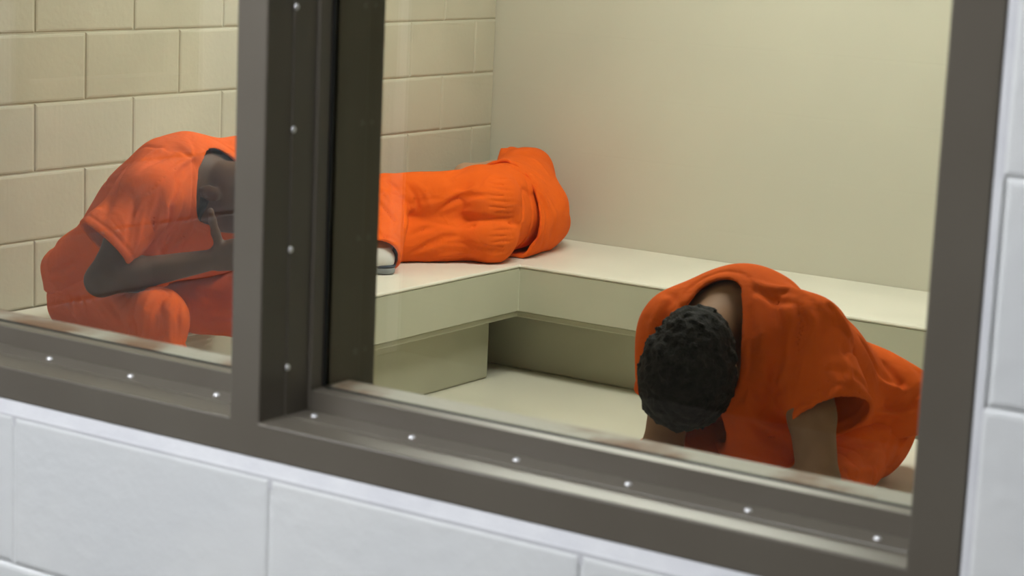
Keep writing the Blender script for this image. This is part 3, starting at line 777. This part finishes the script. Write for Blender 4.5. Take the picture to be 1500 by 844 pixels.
# ================================================================= man lying on the bench, back to the room
def person_lying():
    pel, ctl, c7 = V(-4.07, 5.94, 0.575), V(-4.03, 6.24, 0.565), V(-4.235, 6.40, 0.57)
    lp, ls = V(0.05, 0.05, 1), V(-0.05, 0.15, 1)
    shl, shr = V(-4.175, 6.37, 0.660), V(-4.24, 6.36, 0.475)
    hipl, hipr = V(-4.075, 5.92, 0.622), V(-4.07, 5.90, 0.495)
    knl, knr = V(-4.275, 5.645, 0.622), V(-4.27, 5.61, 0.475)
    anl, anr = V(-4.125, 5.42, 0.470), V(-4.25, 5.30, 0.455)
    toel, toer = V(-4.33, 5.28, 0.434), V(-4.40, 5.17, 0.434)
    hc = V(-4.335, 6.39, 0.545); up, fwd = V(-0.85, 0.25, -0.25), V(-0.30, -0.95, 0.0)
    ell_, wrl = V(-4.35, 6.215, 0.645), V(-4.30, 6.03, 0.52)
    elr, wrr = V(-4.37, 6.17, 0.455), V(-4.33, 6.30, 0.44)
    T = torso_prims(pel, ctl, c7, lp, ls, shl, shr, 0.0, lat=0.80)
    Hd, E, q, fr = head_prims(hc, up, fwd, c7)
    legs = leg_prims(hipl, knl, anl, toel) + leg_prims(hipr, knr, anr, toer)
    arms = arm_prims(shl, ell_, wrl) + arm_prims(shr, elr, wrr, 0.95)
    hl = hand_prims(wrl, V(0.1, -0.9, -0.2), V(0.2, 0.0, -1.0), -1, (18, 22, 18), 4)
    hr = hand_prims(wrr, V(0.1, 0.9, 0.1), V(-0.1, 0.0, 1.0), 1, (18, 22, 18), 4)
    vol = vol_for(T + Hd + legs + arms + hl + hr + E, HB)
    carve_face(vol, q); vol.floor_at(0.405)
    X, Y, Z = vol.grid(); vol.d = np.maximum(vol.d, (XL + 0.004 - X).astype(np.float32)); vol.d = np.maximum(vol.d, (Y - YB + 0.004).astype(np.float32))
    v, f = vol.mesh(1); loc = (-4.07, 5.94, 0.403)
    body = np_mesh('person', v, f, M['skin_light'], None, loc)
    tag(body, 'person in orange scrubs lying curled up on the corner bench, back turned', 'person', 'detainees in orange scrubs')
    hv = vol_for(Hd[:1], HB); hv.d -= 0.012; hv.wrinkle(0.003, 0.03, 4, True); u, ff, r = fr
    hv.cut(q(0, 0.055, 0.02), nrm(ff*0.9 - u*0.35)); hv.cut(q(0, 0, -0.05), -u)
    X, Y, Z = hv.grid(); hv.d = np.maximum(hv.d, (XL + 0.004 - X).astype(np.float32)); hv.d = np.maximum(hv.d, (Y - YB + 0.004).astype(np.float32)); hv.floor_at(0.405)
    v, f = hv.mesh(1); np_mesh('hair', v, f, M['hair'], body)
    # shirt
    S = torso_prims(pel, ctl, c7, lp, ls, shl, shr, 0.028, lat=0.92)
    S += [cap(shl, V(-4.30, 6.29, 0.695), 0.068, 0.058, 0.05), cap(shr, V(-4.33, 6.25, 0.46), 0.07, 0.07, 0.05)]
    # back of the shirt hanging down to the bench
    S += [cap(V(-4.04, 6.06, 0.50), V(-4.07, 6.32, 0.49), 0.12, 0.10, 0.07), cap(V(-4.06, 6.00, 0.54), V(-4.05, 6.20, 0.55), 0.148, 0.135, 0.05)]
    sh = vol_for(S, HC)
    sh.wrinkle(0.0035, 0.16, 6, False)
    hem_line(sh, shl, V(-4.275, 6.305, 0.69), 0.09); hem_line(sh, V(-4.045, 6.335, 0.545), V(-4.03, 6.035, 0.575), 0.3)
    apply_folds(sh, 'p2_shirt'); sh.crease(0.0065, 0.055, 43, V(0.3, 0.5, -0.8), 3.5, 0.10)
    sh.floor_at(0.4055)
    X, Y, Z = sh.grid(); sh.d = np.maximum(sh.d, (XL + 0.003 - X).astype(np.float32)); sh.d = np.maximum(sh.d, (Y - YB + 0.003).astype(np.float32))
    sh.shell(0.012)
    sleeve_cut(sh, shl, V(-4.275, 6.305, 0.69), 0.09)
    sh.sub(cap(c7 + u*0.05, c7 + u*0.3, 0.085, 0.11), 0.006)
    sh.cut(V(-4.03, 6.035, 0.575), V(0.15, -1.0, 0.10))
    v, f = sh.mesh(1); np_mesh('shirt', v, f, M['orange'], body)
    Pn = [ell(pel, [nrm(V(1, -0.2, 0)), nrm(V(0.2, 1, 0)), V(0, 0, 1)], (0.140, 0.150, 0.145), 0.0),
          cap(pel + V(0.01, 0.03, 0.025), pel + V(0.0, 0.20, 0.035), 0.128, 0.125, 0.03), cap(pel + V(0.01, 0.03, -0.035), pel + V(0.015, 0.20, -0.03), 0.128, 0.125, 0.03),
          ell(pel + V(0.055, -0.05, 0.050), np.eye(3), (0.105, 0.115, 0.090), 0.02), ell(pel + V(0.055, -0.05, -0.080), np.eye(3), (0.105, 0.115, 0.100), 0.008)]
    for hp, kn, an in ((hipl, knl, anl), (hipr, knr, anr)):
        Pn += [cap(hp, kn, 0.100, 0.082, 0.025), cap(kn, kn*0.5 + an*0.5, 0.080, 0.080, 0.010), cap(kn*0.5 + an*0.5, an + nrm(an - kn)*0.02, 0.080, 0.074, 0.010)]
    pn = vol_for(Pn, HC)
    pn.wrinkle(0.0035, 0.16, 2, False)
    hem_line(pn, V(-4.05, 5.8, 0.575), V(-4.05, 6.11, 0.575), 0.25, 0.075, 0.006, 0.006)
    apply_folds(pn, 'p2_pants'); pn.crease(0.0065, 0.055, 44, V(0.6, 0.7, 0.15), 3.5, 0.10)
    pn.floor_at(0.4055)
    X, Y, Z = pn.grid(); pn.d = np.maximum(pn.d, (XL + 0.003 - X).astype(np.float32))
    pn.shell(0.012)
    for kn, an in ((knl, anl), (knr, anr)):
        d = nrm(an - kn); pn.cut(an + d*0.015, d, 0.125, 0.20)
    pn.cut(V(-4.05, 6.11, 0.575), V(-0.05, 1.0, 0))
    v, f = pn.mesh(1); np_mesh('trousers', v, f, M['orange'], body)
    for an, toe in ((anl, toel), (anr, toer)):
        dd = nrm(V(toe[0] - an[0], toe[1] - an[1], 0)); hh = V(an[0], an[1], 0.4055) - dd*0.05
        shoe_parts(hh, hh + dd*0.28, V(0, 0, 1), body)
    return body, dict(shirt=sh, pants=pn, body=vol)

# ================================================================= man near the window, bent forward with his head down
def person_bent():
    pel, ctl, c7 = V(-1.88, 4.20, 0.52), V(-1.93, 4.12, 0.625), V(-1.998, 3.83, 0.808)
    lp, ls = V(0.98, -0.12, 0), V(0.97, -0.05, 0.10)
    shl, shr = V(-1.810, 3.82, 0.768), V(-2.079, 3.80, 0.742)
    ell_, wrl = V(-1.675, 3.645, 0.525), V(-1.87, 3.50, 0.44)
    elr, wrr = V(-2.035, 3.655, 0.520), V(-1.98, 3.48, 0.44)
    hc = V(-1.965, 3.63, 0.702); up, fwd = V(0.30, -0.88, -0.30), V(-0.22, 0.25, -0.95)
    hipl, hipr = V(-1.80, 4.13, 0.50), V(-2.02, 4.17, 0.50)
    knl, knr = V(-1.72, 3.72, 0.455), V(-2.06, 3.71, 0.455)
    anl, anr = V(-1.74, 3.72, 0.10), V(-2.07, 3.70, 0.10)
    toel, toer = V(-1.73, 3.52, 0.030), V(-2.12, 3.50, 0.030)
    T = torso_prims(pel, ctl, c7, lp, ls, shl, shr, 0.0, lat=0.92)
    Hd, E, q, fr = head_prims(hc, up, fwd, c7 + V(0, 0.01, -0.02))
    u, ff, r = fr
    legs = leg_prims(hipl, knl, anl, toel) + leg_prims(hipr, knr, anr, toer)
    arms = arm_prims(shl, ell_, wrl) + arm_prims(shr, elr, wrr)
    hl = hand_prims(wrl, V(-0.55, -0.6, -0.25), V(-0.5, 0.3, -0.6), -1, (28, 35, 25), 3)
    hr = hand_prims(wrr, V(0.45, -0.65, -0.3), V(0.4, 0.3, -0.7), 1, (28, 35, 25), 3)
    vol = vol_for(T + Hd + legs + arms + hl + hr + E, HB)
    carve_face(vol, q)
    X, Y, Z = vol.grid(); vol.d = np.maximum(vol.d, np.where(Y > 3.968, 0.409 - Z, -1.0).astype(np.float32))
    v, f = vol.mesh(1); loc = (-1.88, 4.2, 0.0)
    body = np_mesh('person', v, f, M['skin_tan'], None, loc)
    tag(body, 'man with thick black hair bent forward head down in orange scrubs near the window', 'person', 'detainees in orange scrubs')
    hv = vol_for(Hd[:1] + [cap(q(0, -0.070, -0.005), q(0, -0.055, -0.045), 0.050, 0.045, 0.03)], 0.004, 0.06)
    hv.d -= 0.020; hv.d = hv.d + 0.012*(hv.vnoise(0.05, 4) - 0.5) + 0.010*(hv.vnoise(0.012, 9) - 0.5) + 0.006*(hv.vnoise(0.007, 10) - 0.5)
    hv.cut(q(0, 0.060, 0.03), nrm(ff*0.8 - u*0.6)); hv.cut(q(0, -0.06, -0.062), -u)
    hv.cut(q(0, 0.02, -0.005), nrm(ff*0.85 - u*0.5))
    v, f = hv.mesh(1); np_mesh('hair', v, f, M['hair'], body)
    S = torso_prims(pel, ctl, c7, lp, ls, shl, shr, 0.030)
    sel, ser = V(-1.705, 3.745, 0.640), V(-2.066, 3.735, 0.62)
    S += [cap(shl, sel, 0.080, 0.092, 0.05), cap(shr, ser, 0.076, 0.076, 0.05)]
    S += [ell(pel + V(0.05, 0.03, 0.04), np.eye(3), (0.19, 0.15, 0.10), 0.05)]
    # loose front of the shirt
    S += [cap(V(-1.92, 3.76, 0.70), V(-1.90, 3.86, 0.54), 0.10, 0.10, 0.06), cap(V(-2.06, 3.78, 0.70), V(-2.02, 3.90, 0.55), 0.09, 0.09, 0.06), cap(V(-1.86, 3.98, 0.62), V(-1.92, 4.1, 0.56), 0.13, 0.13, 0.06)]
    sh = vol_for(S, HC)
    sh.wrinkle(0.0035, 0.16, 31, False)
    nd = nrm(hc - c7); nk = cap(c7 + nd*0.040 + V(0.006, 0, 0.012), c7 + nd*0.26 + V(0.0, 0, 0.0), 0.068, 0.10)
    sh.rim(nk, 0.020, 0.0035, 0.004); hem_line(sh, shl, V(-1.703, 3.742, 0.632)); hem_line(sh, shr, V(-2.064, 3.732, 0.615))
    apply_folds(sh, 'p3_shirt'); sh.crease(0.0065, 0.06, 45, V(-0.25, 0.55, -0.75), 3.5, 0.10)
    sh.shell(0.012)
    sleeve_cut(sh, shl, V(-1.703, 3.742, 0.632), 0.108); sleeve_cut(sh, shr, V(-2.064, 3.732, 0.615))
    sh.sub(nk, 0.006)
    sh.cut(V(-1.86, 4.30, 0.525), V(0.05, 0.05, -1.0), 0.31, 0.25)
    v, f = sh.mesh(1); np_mesh('shirt', v, f, M['orange'], body)
    Pn = [ell(pel + V(0, 0.0, 0.0), np.eye(3), (0.168, 0.140, 0.125), 0.0)]
    for hp, kn, an in ((hipl, knl, anl), (hipr, knr, anr)):
        Pn += [cap(hp, kn, 0.088, 0.080, 0.06), cap(kn, kn*0.5 + an*0.5, 0.076, 0.080, 0.03), cap(kn*0.5 + an*0.5, an + V(0, 0, -0.02), 0.080, 0.086, 0.03)]
    pn = vol_for(Pn, HC)
    pn.wrinkle(0.0035, 0.16, 17, False)
    apply_folds(pn, 'p3_pants'); pn.crease(0.0065, 0.05, 46, V(0.7, 0.2, 0.2), 3.5, 0.10)
    X, Y, Z = pn.grid()
    pn.d = np.maximum(pn.d, np.where(Y > 3.968, 0.4055 - Z, -1.0).astype(np.float32))
    pn.shell(0.012)
    pn.cut(anl + V(0, 0, -0.035), V(0, 0, -1)); pn.cut(pel + V(0, 0, 0.10), V(0, 0, 1))
    v, f = pn.mesh(1); np_mesh('trousers', v, f, M['orange'], body)
    for an, toe in ((anr, toer), (anl, toel)):
        dd = nrm(V(toe[0] - an[0], toe[1] - an[1], 0)); hh = V(an[0], an[1], 0.0) - dd*0.07
        shoe_parts(hh, hh + dd*0.29, V(0, 0, 1), body)
    return body, dict(shirt=sh, pants=pn, body=vol)

FOLDS = dict(p1_shirt=[], p1_pants=[], p2_shirt=[], p2_pants=[], p3_shirt=[], p3_pants=[])
FOLDS = dict(
 p1_shirt=[
  ([(-3.751,4.138,0.937),(-3.745,4.037,0.907),(-3.727,3.942,0.868),(-3.746,3.895,0.816),(-3.744,3.851,0.75)],-0.010125,0.00665),
  ([(-3.785,4.079,0.948),(-3.789,4.014,0.924),(-3.776,3.925,0.896)],0.0135,0.008549999999999999),
  ([(-3.809,4.074,0.954),(-3.828,4.021,0.932),(-3.829,3.954,0.904)],-0.010125,0.0076),
  ([(-3.742,4.071,0.91),(-3.719,4.01,0.877),(-3.708,3.968,0.814),(-3.766,4.006,0.722)],0.016875,0.0095),
  ([(-3.719,4.01,0.877),(-3.71,3.961,0.814),(-3.769,3.989,0.714)],-0.0135,0.008549999999999999),
  ([(-3.718,3.943,0.842),(-3.727,3.928,0.78),(-3.789,3.974,0.691)],0.016875,0.008549999999999999),
  ([(-3.739,3.905,0.816),(-3.738,3.887,0.756),(-3.738,3.875,0.709)],-0.0135,0.0076),
  ([(-3.752,3.884,0.808),(-3.744,3.857,0.758),(-3.743,3.846,0.711)],0.0135,0.0076),
  ([(-3.711,4.023,0.808),(-3.766,4.048,0.727),(-3.793,4.026,0.671)],0.02025,0.01045),
  ([(-3.753,4.111,0.749),(-3.777,4.097,0.702),(-3.791,4.06,0.663)],-0.016875,0.0095),
  ([(-3.872,3.985,0.903),(-3.827,3.878,0.835),(-3.797,3.812,0.774)],0.0135,0.011399999999999999),
  ([(-3.84,3.83,0.794),(-3.845,3.768,0.728)],-0.0135,0.011399999999999999),
  ([(-4.103,3.935,0.581),(-4.053,3.954,0.612)],0.023760000000000007,0.0095),
  ([(-3.853,3.766,0.692),(-3.795,3.772,0.723)],-0.016875,0.011399999999999999),
  ([(-4.115,3.937,0.568),(-4.063,3.947,0.566)],-0.0135,0.0076),
 ],
 p1_pants=[
  ([(-4.065,3.942,0.533),(-4.033,3.934,0.501),(-4.012,3.933,0.466)],0.012,0.0076),
  ([(-4.011,3.939,0.55),(-3.961,3.908,0.514),(-3.93,3.911,0.472)],0.015,0.008549999999999999),
  ([(-3.91,3.902,0.541),(-3.871,3.889,0.511),(-3.829,3.885,0.481)],-0.012,0.008549999999999999),
  ([(-3.864,3.894,0.552),(-3.798,3.871,0.521),(-3.772,3.869,0.483)],0.012,0.0076),
  ([(-3.755,3.895,0.585),(-3.734,3.854,0.554),(-3.71,3.84,0.488)],0.01728,0.0095),
  ([(-3.695,3.889,0.594),(-3.683,3.851,0.553),(-3.679,3.843,0.483)],-0.012,0.0076),
  ([(-3.671,3.904,0.592),(-3.657,3.865,0.546),(-3.656,3.859,0.482)],0.012,0.00665),
  ([(-3.669,3.936,0.592),(-3.64,3.892,0.553),(-3.633,3.891,0.477)],-0.012,0.00665),
  ([(-3.655,3.948,0.58),(-3.627,3.914,0.543),(-3.626,3.919,0.474)],0.012,0.00665),
  ([(-3.853,4.197,0.549),(-3.799,4.207,0.532),(-3.73,4.227,0.531)],0.015,0.0095),
  ([(-3.834,4.191,0.514),(-3.777,4.21,0.496),(-3.716,4.226,0.497)],-0.015,0.0095),
  ([(-3.79,4.212,0.468),(-3.722,4.228,0.479)],0.012,0.008549999999999999),
 ],
 p2_shirt=[
  ([(-4.013,6.024,0.74),(-3.996,6.099,0.717),(-3.954,6.151,0.663)],0.0125,0.008549999999999999),
  ([(-4.115,6.21,0.74),(-4.05,6.224,0.726),(-3.985,6.22,0.679)],-0.01,0.008549999999999999),
  ([(-3.972,5.99,0.713),(-3.954,6.052,0.686),(-3.924,6.089,0.631)],0.01,0.008549999999999999),
  ([(-3.953,6.038,0.687),(-3.918,6.086,0.62),(-3.907,6.135,0.519)],-0.01,0.0095),
  ([(-3.934,6.054,0.657),(-3.907,6.085,0.585),(-3.915,6.107,0.472)],0.01,0.0095),
  ([(-3.925,6.109,0.629),(-3.908,6.151,0.554),(-3.928,6.179,0.475)],-0.0075,0.008549999999999999),
  ([(-3.907,6.041,0.589),(-3.901,6.039,0.505),(-3.944,6.05,0.421)],-0.01,0.0095),
  ([(-3.903,6.08,0.574),(-3.906,6.082,0.488),(-3.961,6.139,0.409)],0.01,0.008549999999999999),
  ([(-4.039,6.003,0.753),(-4.005,6.003,0.737),(-4.0,6.061,0.726)],0.015,0.0076),
 ],
 p2_pants=[
  ([(-4.147,5.679,0.548),(-4.095,5.735,0.541),(-4.013,5.781,0.535),(-3.921,5.894,0.546),(-3.925,5.986,0.532)],0.0075,0.0076),
  ([(-4.109,5.726,0.588),(-4.077,5.76,0.619),(-4.022,5.779,0.642),(-3.967,5.797,0.649)],0.0175,0.008549999999999999),
  ([(-4.112,5.714,0.612),(-4.079,5.765,0.644),(-4.015,5.794,0.67)],-0.0125,0.0095),
  ([(-4.2,5.648,0.678),(-4.166,5.656,0.642),(-4.155,5.664,0.595),(-4.172,5.65,0.548)],0.0128,0.008549999999999999),
  ([(-4.187,5.669,0.685),(-4.145,5.685,0.653),(-4.129,5.69,0.608)],-0.015,0.008549999999999999),
  ([(-4.159,5.639,0.44),(-4.122,5.677,0.468),(-4.083,5.721,0.497),(-4.048,5.761,0.502)],0.0175,0.0095),
  ([(-4.16,5.629,0.504),(-4.134,5.678,0.524),(-4.107,5.712,0.533)],0.015,0.008549999999999999),
  ([(-4.178,5.698,0.4),(-4.089,5.733,0.433),(-4.019,5.797,0.44)],-0.01,0.008549999999999999),
  ([(-4.087,5.761,0.563),(-4.018,5.784,0.593),(-3.943,5.82,0.589)],-0.01,0.0095),
  ([(-4.031,5.77,0.482),(-3.967,5.802,0.463),(-3.923,5.871,0.454)],0.01,0.011399999999999999),
  ([(-4.181,5.618,0.632),(-4.106,5.527,0.556)],0.022400000000000003,0.0076),
  ([(-4.279,5.54,0.639),(-4.186,5.496,0.619),(-4.12,5.483,0.577),(-4.114,5.421,0.552)],0.0128,0.008549999999999999),
  ([(-4.291,5.581,0.674),(-4.205,5.551,0.646),(-4.135,5.521,0.599)],-0.015,0.008549999999999999),
  ([(-4.189,5.436,0.567),(-4.101,5.391,0.536),(-4.071,5.433,0.52)],0.0175,0.008549999999999999),
  ([(-4.14,5.369,0.522),(-4.075,5.366,0.508),(-4.053,5.418,0.494)],-0.0125,0.008549999999999999),
  ([(-4.084,5.342,0.482),(-4.059,5.375,0.496),(-4.043,5.414,0.471)],0.015,0.0076),
  ([(-4.253,5.607,0.69),(-4.209,5.608,0.664),(-4.176,5.604,0.629)],0.015,0.0076),
  ([(-3.995,5.85,0.708),(-3.96,5.864,0.701),(-3.948,5.932,0.692)],0.0072,0.00342),
  ([(-3.985,5.82,0.69),(-3.952,5.838,0.683),(-3.926,5.9,0.676)],0.0072,0.00342),
  ([(-3.964,5.815,0.674),(-3.936,5.841,0.668),(-3.919,5.891,0.662)],0.0072,0.00342),
  ([(-3.972,5.796,0.653),(-3.943,5.819,0.648),(-3.913,5.883,0.642)],0.0072,0.00342),
  ([(-3.958,5.801,0.634),(-3.931,5.828,0.629),(-3.911,5.882,0.624)],0.0072,0.00342),
  ([(-3.964,5.795,0.612),(-3.937,5.822,0.608),(-3.913,5.886,0.603)],0.0072,0.00342),
  ([(-3.955,5.808,0.591),(-3.931,5.839,0.588),(-3.919,5.896,0.583)],0.0072,0.00342),
  ([(-3.973,5.811,0.57),(-3.945,5.836,0.571),(-3.923,5.904,0.566)],0.0072,0.00342),
  ([(-3.947,5.809,0.528),(-3.926,5.845,0.529),(-3.914,5.894,0.527)],0.0072,0.00342),
  ([(-3.955,5.798,0.507),(-3.931,5.829,0.509),(-3.912,5.892,0.506)],0.0072,0.00342),
  ([(-3.95,5.808,0.485),(-3.926,5.84,0.49),(-3.913,5.895,0.488)],0.0072,0.00342),
  ([(-3.963,5.805,0.463),(-3.935,5.83,0.471),(-3.917,5.903,0.469)],0.0072,0.00342),
  ([(-3.953,5.825,0.443),(-3.929,5.855,0.45)],0.0072,0.00342),
  ([(-3.964,5.971,0.692),(-3.928,5.965,0.629),(-3.919,5.957,0.559),(-3.917,5.926,0.491)],0.015,0.00475),
 ],
 p3_shirt=[
  ([(-1.811,3.772,0.854),(-1.777,3.74,0.814),(-1.775,3.713,0.756),(-1.763,3.683,0.685)],0.01875,0.0095),
  ([(-1.793,3.778,0.856),(-1.753,3.75,0.809),(-1.738,3.713,0.747)],-0.0125,0.01045),
  ([(-1.877,3.796,0.863),(-1.822,3.728,0.802),(-1.812,3.705,0.737),(-1.832,3.721,0.632)],0.015625,0.011399999999999999),
  ([(-1.896,3.783,0.855),(-1.853,3.719,0.785),(-1.842,3.69,0.707)],-0.0125,0.01045),
  ([(-1.755,3.812,0.85),(-1.71,3.821,0.792)],-0.015625,0.008549999999999999),
  ([(-1.773,4.035,0.736),(-1.747,4.057,0.677)],0.015625,0.01045),
  ([(-1.65,3.706,0.707),(-1.63,3.762,0.687)],0.021875,0.008549999999999999),
  ([(-1.725,4.074,0.6),(-1.687,4.125,0.601)],0.021875,0.008549999999999999),
  ([(-1.731,4.039,0.587),(-1.691,4.11,0.577)],-0.015625,0.008549999999999999),
  ([(-1.736,4.056,0.646),(-1.708,4.121,0.625)],-0.0125,0.01045),
  ([(-1.755,4.129,0.672),(-1.712,4.119,0.628)],0.0125,0.01045),
  ([(-1.936,3.813,0.871),(-1.89,3.801,0.865),(-1.839,3.808,0.867),(-1.767,3.789,0.851)],-0.0125,0.008549999999999999),
  ([(-1.916,3.79,0.858),(-1.858,3.772,0.847),(-1.809,3.765,0.848)],0.0125,0.008549999999999999),
  ([(-2.086,3.766,0.833),(-2.076,3.719,0.802),(-2.074,3.691,0.756)],0.0125,0.0076),
  ([(-2.074,3.788,0.844),(-2.061,3.738,0.816),(-2.051,3.698,0.772)],-0.0125,0.0076),
  ([(-2.103,3.741,0.817),(-2.1,3.706,0.778),(-2.098,3.685,0.731)],-0.0125,0.0076),
  ([(-1.858,3.682,0.691),(-1.828,3.71,0.649),(-1.778,3.688,0.647)],0.01875,0.0095),
  ([(-1.87,3.687,0.646),(-1.846,3.737,0.598),(-1.821,3.785,0.572)],-0.015625,0.0095),
  ([(-1.866,3.717,0.598),(-1.842,3.766,0.558),(-1.817,3.796,0.549)],0.01875,0.008549999999999999),
  ([(-1.724,3.729,0.761),(-1.688,3.692,0.717),(-1.678,3.662,0.669)],0.0125,0.008549999999999999),
  ([(-1.704,3.763,0.773),(-1.666,3.737,0.734),(-1.647,3.701,0.702)],-0.0125,0.008549999999999999),
 ],
 p3_pants=[
  ([(-1.706,4.098,0.534),(-1.698,4.03,0.518),(-1.694,4.011,0.471)],0.0125,0.005699999999999999),
  ([(-1.704,4.133,0.513),(-1.708,4.115,0.485)],-0.0125,0.0076),
  ([(-1.726,3.879,0.55),(-1.707,3.942,0.544),(-1.706,4.045,0.537)],0.0125,0.008549999999999999),
  ([(-1.694,3.808,0.533),(-1.681,3.882,0.519),(-1.687,3.976,0.479)],0.015,0.008549999999999999),
  ([(-1.707,3.857,0.54),(-1.691,3.925,0.53),(-1.694,4.024,0.501)],-0.0125,0.008549999999999999),
  ([(-1.672,3.737,0.523),(-1.667,3.81,0.506),(-1.671,3.907,0.477)],0.0125,0.0076),
 ],
)

person_seated_left()
person_lying()
person_bent()


# ------------------------------------------------------------------ camera
R = np.array([[0.82818122288417, 0.13529878225544337, -0.5438842722328666],
              [0.5587545502308792, -0.12366370279023747, 0.8200613642944629],
              [0.043694560970088524, -0.9830572354305734, -0.1780147668291293]])
cam_d = bpy.data.cameras.new('camera'); cam = bpy.data.objects.new('camera', cam_d); C.objects.link(cam)
m4 = Matrix.Identity(4)
for r in range(3):
    m4[r][0] = R[r, 0]; m4[r][1] = -R[r, 1]; m4[r][2] = -R[r, 2]
m4[0][3], m4[1][3], m4[2][3] = 0.0, 0.0, CAM_Z
cam.matrix_world = m4
cam_d.sensor_width = 36.0; cam_d.lens = 3047.66/1500*36
cam_d.clip_start = 0.05
cam_d.dof.use_dof = True; cam_d.dof.focus_distance = 6.6; cam_d.dof.aperture_fstop = 11.0
SC.camera = cam

w = bpy.data.worlds.new('world'); SC.world = w; w.use_nodes = True
w.node_tree.nodes['Background'].inputs['Color'].default_value = (0.02, 0.02, 0.02, 1)
SC.view_settings.view_transform = 'Standard'; SC.view_settings.look = 'None'
SC.view_settings.exposure = 0.0; SC.view_settings.gamma = 1.0; SC.view_settings.use_curve_mapping = False
SC.cycles.max_bounces = 12; SC.cycles.transparent_max_bounces = 16; SC.cycles.glossy_bounces = 6
SC.cycles.sample_clamp_indirect = 4.0
SC.cycles.use_denoising = True
